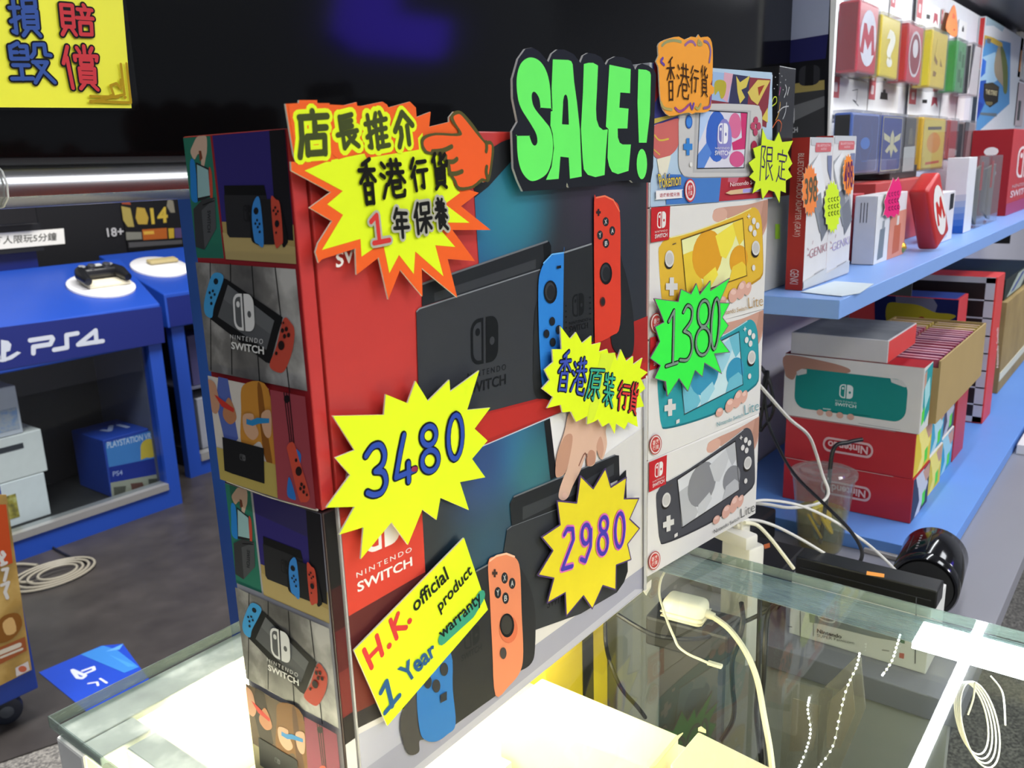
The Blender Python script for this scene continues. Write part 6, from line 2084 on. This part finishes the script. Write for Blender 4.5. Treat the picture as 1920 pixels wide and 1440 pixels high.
# little shelf papers
mb = MB(); mb.prism([on(*q, z=UZ + .0006) for q in PX('1502,548 1565,528 1638,533 1612,550 1578,556 1545,553')], (0, 0, .0008), M('c8d4dc', .5))
solo('paper_slip', 'pale paper slip lying on the upper blue shelf before the adapter cartons', 'paper', mb)
# white carton with barcode at the shelf's left end, and the black firework box on it
t = thing('barcode_carton', 'grey-white carton with a green sticker, at the left end of the upper shelf', 'box', (.78, .1, UZ))
xb = .80
mb = MB(); mb.box(.75, .85, .07, .15, UZ + .0005, .318, M('a6a6a2', .5)); place('carton', mb, t, bevel=.001)
pl = PL((.75, .15, 0), (-1, 0, 0))
p = PR(pl, lambda q: (max(0, min(.08, pl.px(q)[0])), pl.px(q)[1]), off=.0004)
p.poly(C3('125,730 200,732 195,868 125,862'), 'a8d83a')
for k in range(9):
    p.line(C3('%d,%d %d,%d' % (106, 640 + 17 * k, 118, 640 + 17 * k)), .0012, '3a3a3a')
for k in range(10):
    p.line(C3('%d,%d %d,%d' % (105 + 5 * (k % 3), 900 + 28 * k, 150, 905 + 28 * k)), .0007, '77777a')
p.line(C3('220,830 185,850 165,890 175,930 225,960'), .0008, '7a7a7a', smooth=3)
p.poly(C3('75,1155 90,1150 85,1200 75,1200'), '3a3a3a')
p.done('print', t)
p = PR(PL((0, .07, 0), (0, -1, 0)), off=.0004)
p.poly([(1453, 420), (1462, 420), (1462, 448), (1453, 448)], 'a8d83a')
p.done('green_sticker', t)
t = thing('firework_box', 'tall black gift box with coloured firework swirls, behind the topmost handheld carton', 'box', (.77, .1, .3185))
a0, a1 = on(1441, 125, x=.752), on(1462, 128, x=.752)
y0, y1 = a1.y, a0.y
zt = a0.z
x1 = on(1492, 145, y=y0).x
mb = MB(); mb.box(.752, min(x1, .84), y0, y0 + .05, .3185, zt, M('1b1b1e', .35)); place('carton', mb, t, bevel=.001)
pl = PL((.752, y0, 0), (0, -1, 0))
p = PR(pl, off=.0005)
Km = Zm(1200, 60, .23603)
for q, col in (('1045,590 1080,560 1080,520 1060,520 1045,560', 'c8d83a'), ('1075,700 1100,640 1110,560', 'd8a84a'), ('1050,760 1090,700 1120,730 1110,790', 'd86a3a'), ('1090,640 1130,600 1175,590', 'b8b8b8'), ('1130,690 1150,640 1160,560', 'c8c8c8'), ('1140,520 1160,460 1150,420', 'd8d8d8'), ('1165,500 1180,440', 'd8d8d8'), ('1100,500 1110,440', 'c85a9a')):
    p.line(Km(q), .0012, col, smooth=3)
for q in ('1070,360', '1110,400', '1085,420', '1060,450', '1120,350', '1150,380', '1130,460', '1100,330'):
    p.ell(Km(q)[0], .8, .8, 'd0d0d0', n=8)
p.done('swirls', t)
# goods further right
t, p, s, _ = stand('red_carton', 'narrow red carton standing right of the adapter cartons', 1594, 1612, 366, 500, .072, .03, 'b03038')
t, p, s, (xa, xb, zt) = stand('cable_carton', 'white and orange carton with cable pictures, right of the narrow red carton', 1637, 1692, 369, 490, .03, .032, 'd8d4d6')
p.poly([(.0, 0), (.42, 0), (.42, 1), (0, 1)], 'e0e0e0'); p.poly([(.45, .3), (1, .28), (1, 1), (.42, 1)], 'd8917e')
p.poly([(.14, .5), (.3, .48), (.28, .93), (.1, .95)], '7a858e'); p.poly([(.2, .38), (.27, .38), (.27, .5), (.19, .5)], '9aa0a4')
p.poly([(.6, .5), (.82, .48), (.82, .92), (.58, .94)], 'c26a52'); p.poly([(.68, .36), (.75, .36), (.75, .5), (.67, .5)], 'd8d0c8')
p.done('front_print', t)
for k in range(3):
    s.line([(.3 + .14 * k, .1), (.3 + .14 * k, .38)], .0012, '6a6466')
s.done('side_print', t)
star_tag('price_tag', 'magenta jagged tag with dark writing, hanging on the cable carton', PL((0, .026, 0), (0, -1, 0)), '1674,333 1678,340 1684,332 1690,352 1688,366 1684,376 1687,388 1684,404 1680,401 1676,408 1670,404 1664,409 1658,402 1655,405 1659,390 1657,378 1662,364 1668,350', 'e82a78', [], '5a1a4a', bold=.01)
mb = MB(); gc = V((1.262, .035, UZ + .011)); mb.ball(gc, .0105, M('7f8a4a', .4), 16, 10); 
gb = tag(place('gold_sweet', mb, None, V((1.262, .035, UZ)), smooth=True), 'small gold and green foil sweet on the shelf by the leaning red case', 'sweet')
mb = MB(); mb.lathe(gc, (.2, -.2, 1), [(.0107, 0), (.0104, .003), (.008, .0072), (.004, .0100), (.0005, .0109)], M('d8a83a', .25, .6), 16, False); place('foil_cap', mb, gb, smooth=True)
# leaning red case
lc = V((1.322, .008, UZ + .0625))
lu = V((-.46, .10, .88)).normalized(); lx = V((.9, -.1, .46)); lx = (lx - lu * lx.dot(lu)).normalized(); ly = lu.cross(lx)
lo_ = lc - lx * .032 - lu * .058
cz = min((lc + lx * i * .031 + ly * j * .016 + lu * k * .057).z for i in (-1, 1) for j in (-1, 1) for k in (-1, 1))
lc.z += UZ + .0005 - cz
t = thing('leaning_case', 'red case with a white oval and red letter, leaning on the white charger carton', 'case', (lc.x, lc.y, UZ))
mb = MB(); mb.obox(lc, lx * .031, ly * .016, lu * .057, M('bc2a2a', .35)); place('case', mb, t, bevel=.006, smooth=True, seg=3)
fn = -ly if ly.y > 0 else ly
pl = PL(lc - lx * .031 - lu * .057 + fn * .016, fn, lx)
sg = 1 if pl.e2.dot(lu) > 0 else -1
p = PR(pl, lambda q: (.062 * q[0], sg * .114 * (1 - q[1])), off=.0005)
p.ell((.55, .5), .36, .4, 'e8e6e4'); big_m(p, .26, .84, .32, .7, 'c4302c')
p.done('front_print', t)
t, p, s, _ = stand('charger_carton', 'white carton with a small black device picture, right of the leaning red case', 1757, 1782, 364, 466, .016, .03, 'd9d6da')
p.poly([(.62, .05), (.9, .05), (.9, .35), (.62, .38)], '2c2e32'); p.poly([(.1, .5), (.5, .55), (.6, .85), (.15, .75)], '2c303a'); p.poly([(.2, .88), (.6, .86), (.6, .92), (.2, .94)], 'c4c6d4')
p.done('front_print', t)
t, p, s, _ = stand('gradient_carton', 'tall white carton fading to blue at its foot, right of the charger carton', 1803, 1817, 296, 459, .02, .04, 'd6d6da')
for k in range(6):
    s.poly([(0, .5 + .083 * k), (1, .48 + .083 * k), (1, 1), (0, 1)], ('c8cfdc', 'a8bcdc', '88a8da', '6890d4', '4a7ccc', '2f68c2')[k])
s.done('side_print', t)
for k, (lab, u0, u1, vt, vb) in enumerate((('clear blister pack with a dark grey device, right of the fading carton', 1826, 1840, 294, 452), ('clear blister pack with grey-brown contents, left of the large red carton', 1846, 1866, 292, 440))):
    a, b = on(u0, vb, y=.02), on(u1, vb, y=.02)
    zt = on(u0, vt, y=.02).z
    t = thing('blister_pack', lab, 'pack', ((a.x + b.x) / 2, .03, UZ), 'clear blister packs on the shelf')
    mb = MB(); mb.box(a.x, b.x, .02, .045, UZ + .0005, zt, CLEAR); place('shell', mb, t, bevel=.003)
    mb = MB(); mb.prism([V((a.x + .01, .032, UZ + .03)), V((b.x - .02, .032, UZ + .004)), V((b.x - .006, .032, zt - .02)), V((a.x + .006, .032, zt - .03))], (0, .006, 0), M(('6a6c66', '74706a')[k], .5)); place('insert', mb, t)
    mb = MB(); mb.box(a.x + .004, a.x + .024, .0195, .02, zt - .07, zt - .012, M('8a4a4c', .5)); place('red_tab', mb, t)
# large red console carton
t, p, s, (xa, xb, zt) = stand('console_carton', 'large red console carton with white emblem, at the right end of the upper shelf', 1884, 1960, 240, 405, .027, .09, 'b82e34')
logo(p, [(.13, .2), (.42, .2), (.42, .58), (.13, .58)], 'e8d8d8', 'b82e34')
p.text('NINTENDO', [(.08, .65), (.5, .65), (.5, .69), (.08, .69)], 'd8b8bc', 0); p.text('SWITCH', [(.06, .72), (.5, .72), (.5, .8), (.06, .8)], 'e8d0d4', .02)
p.poly([(0, .86), (1, .84), (1, 1), (0, 1)], 'a84a70')
p.done('front_print', t)
s.poly([(0, 0), (1, 0), (1, 1), (0, 1)], '9a262c')
for v in (.25, .5):
    s.ell((.5, v), .18, .05, 'e6dcd8')
s.poly([(.4, .82), (.55, .82), (.55, .92), (.4, .92)], 'd8c0c0')
s.done('side_print', t)
# red flat carton behind, small goods under the clear cases
crate('flat_carton', 'long red flat carton lying behind the cable carton on the shelf', 1.30, 1.72, .09, .20, UZ + .0005, .315, M('b03a36', .45))
crate('grey_carton', 'low grey-white carton behind the narrow red carton on the shelf', 1.10, 1.22, .105, .20, UZ + .0005, .345, M('b4b4b8', .45))
crate('dark_carton', 'small dark carton standing on the long red flat carton', 1.50, 1.70, .12, .19, .3155, .34, M('2a2c2c', .5))

# unseen violet panel behind the viewer, shaped to give the television its reflection
vs_ = thing('unseen_violet_panel', 'unseen violet glowing panel behind the viewer, shaped for its reflection in the television screen', 'sign', (1.0, -1.9, .9))
q = PX('640,-60 742,-60 748,24 842,38 838,88 822,112 665,96 622,60')
pts = [on(*a, y=2.3) for a in q]
pts = [V((a.x, .433 - 2.3, a.z)) for a in pts]
mb = MB(); mb.prism(pts[::-1], (0, -.05, 0), M('22222a', .5)); place('housing', mb, vs_)
mb = MB(); mb.prism(pts[::-1], (0, .004, 0), lamp_mat('5a44f2', 5)); place('lit_face', mb, vs_)
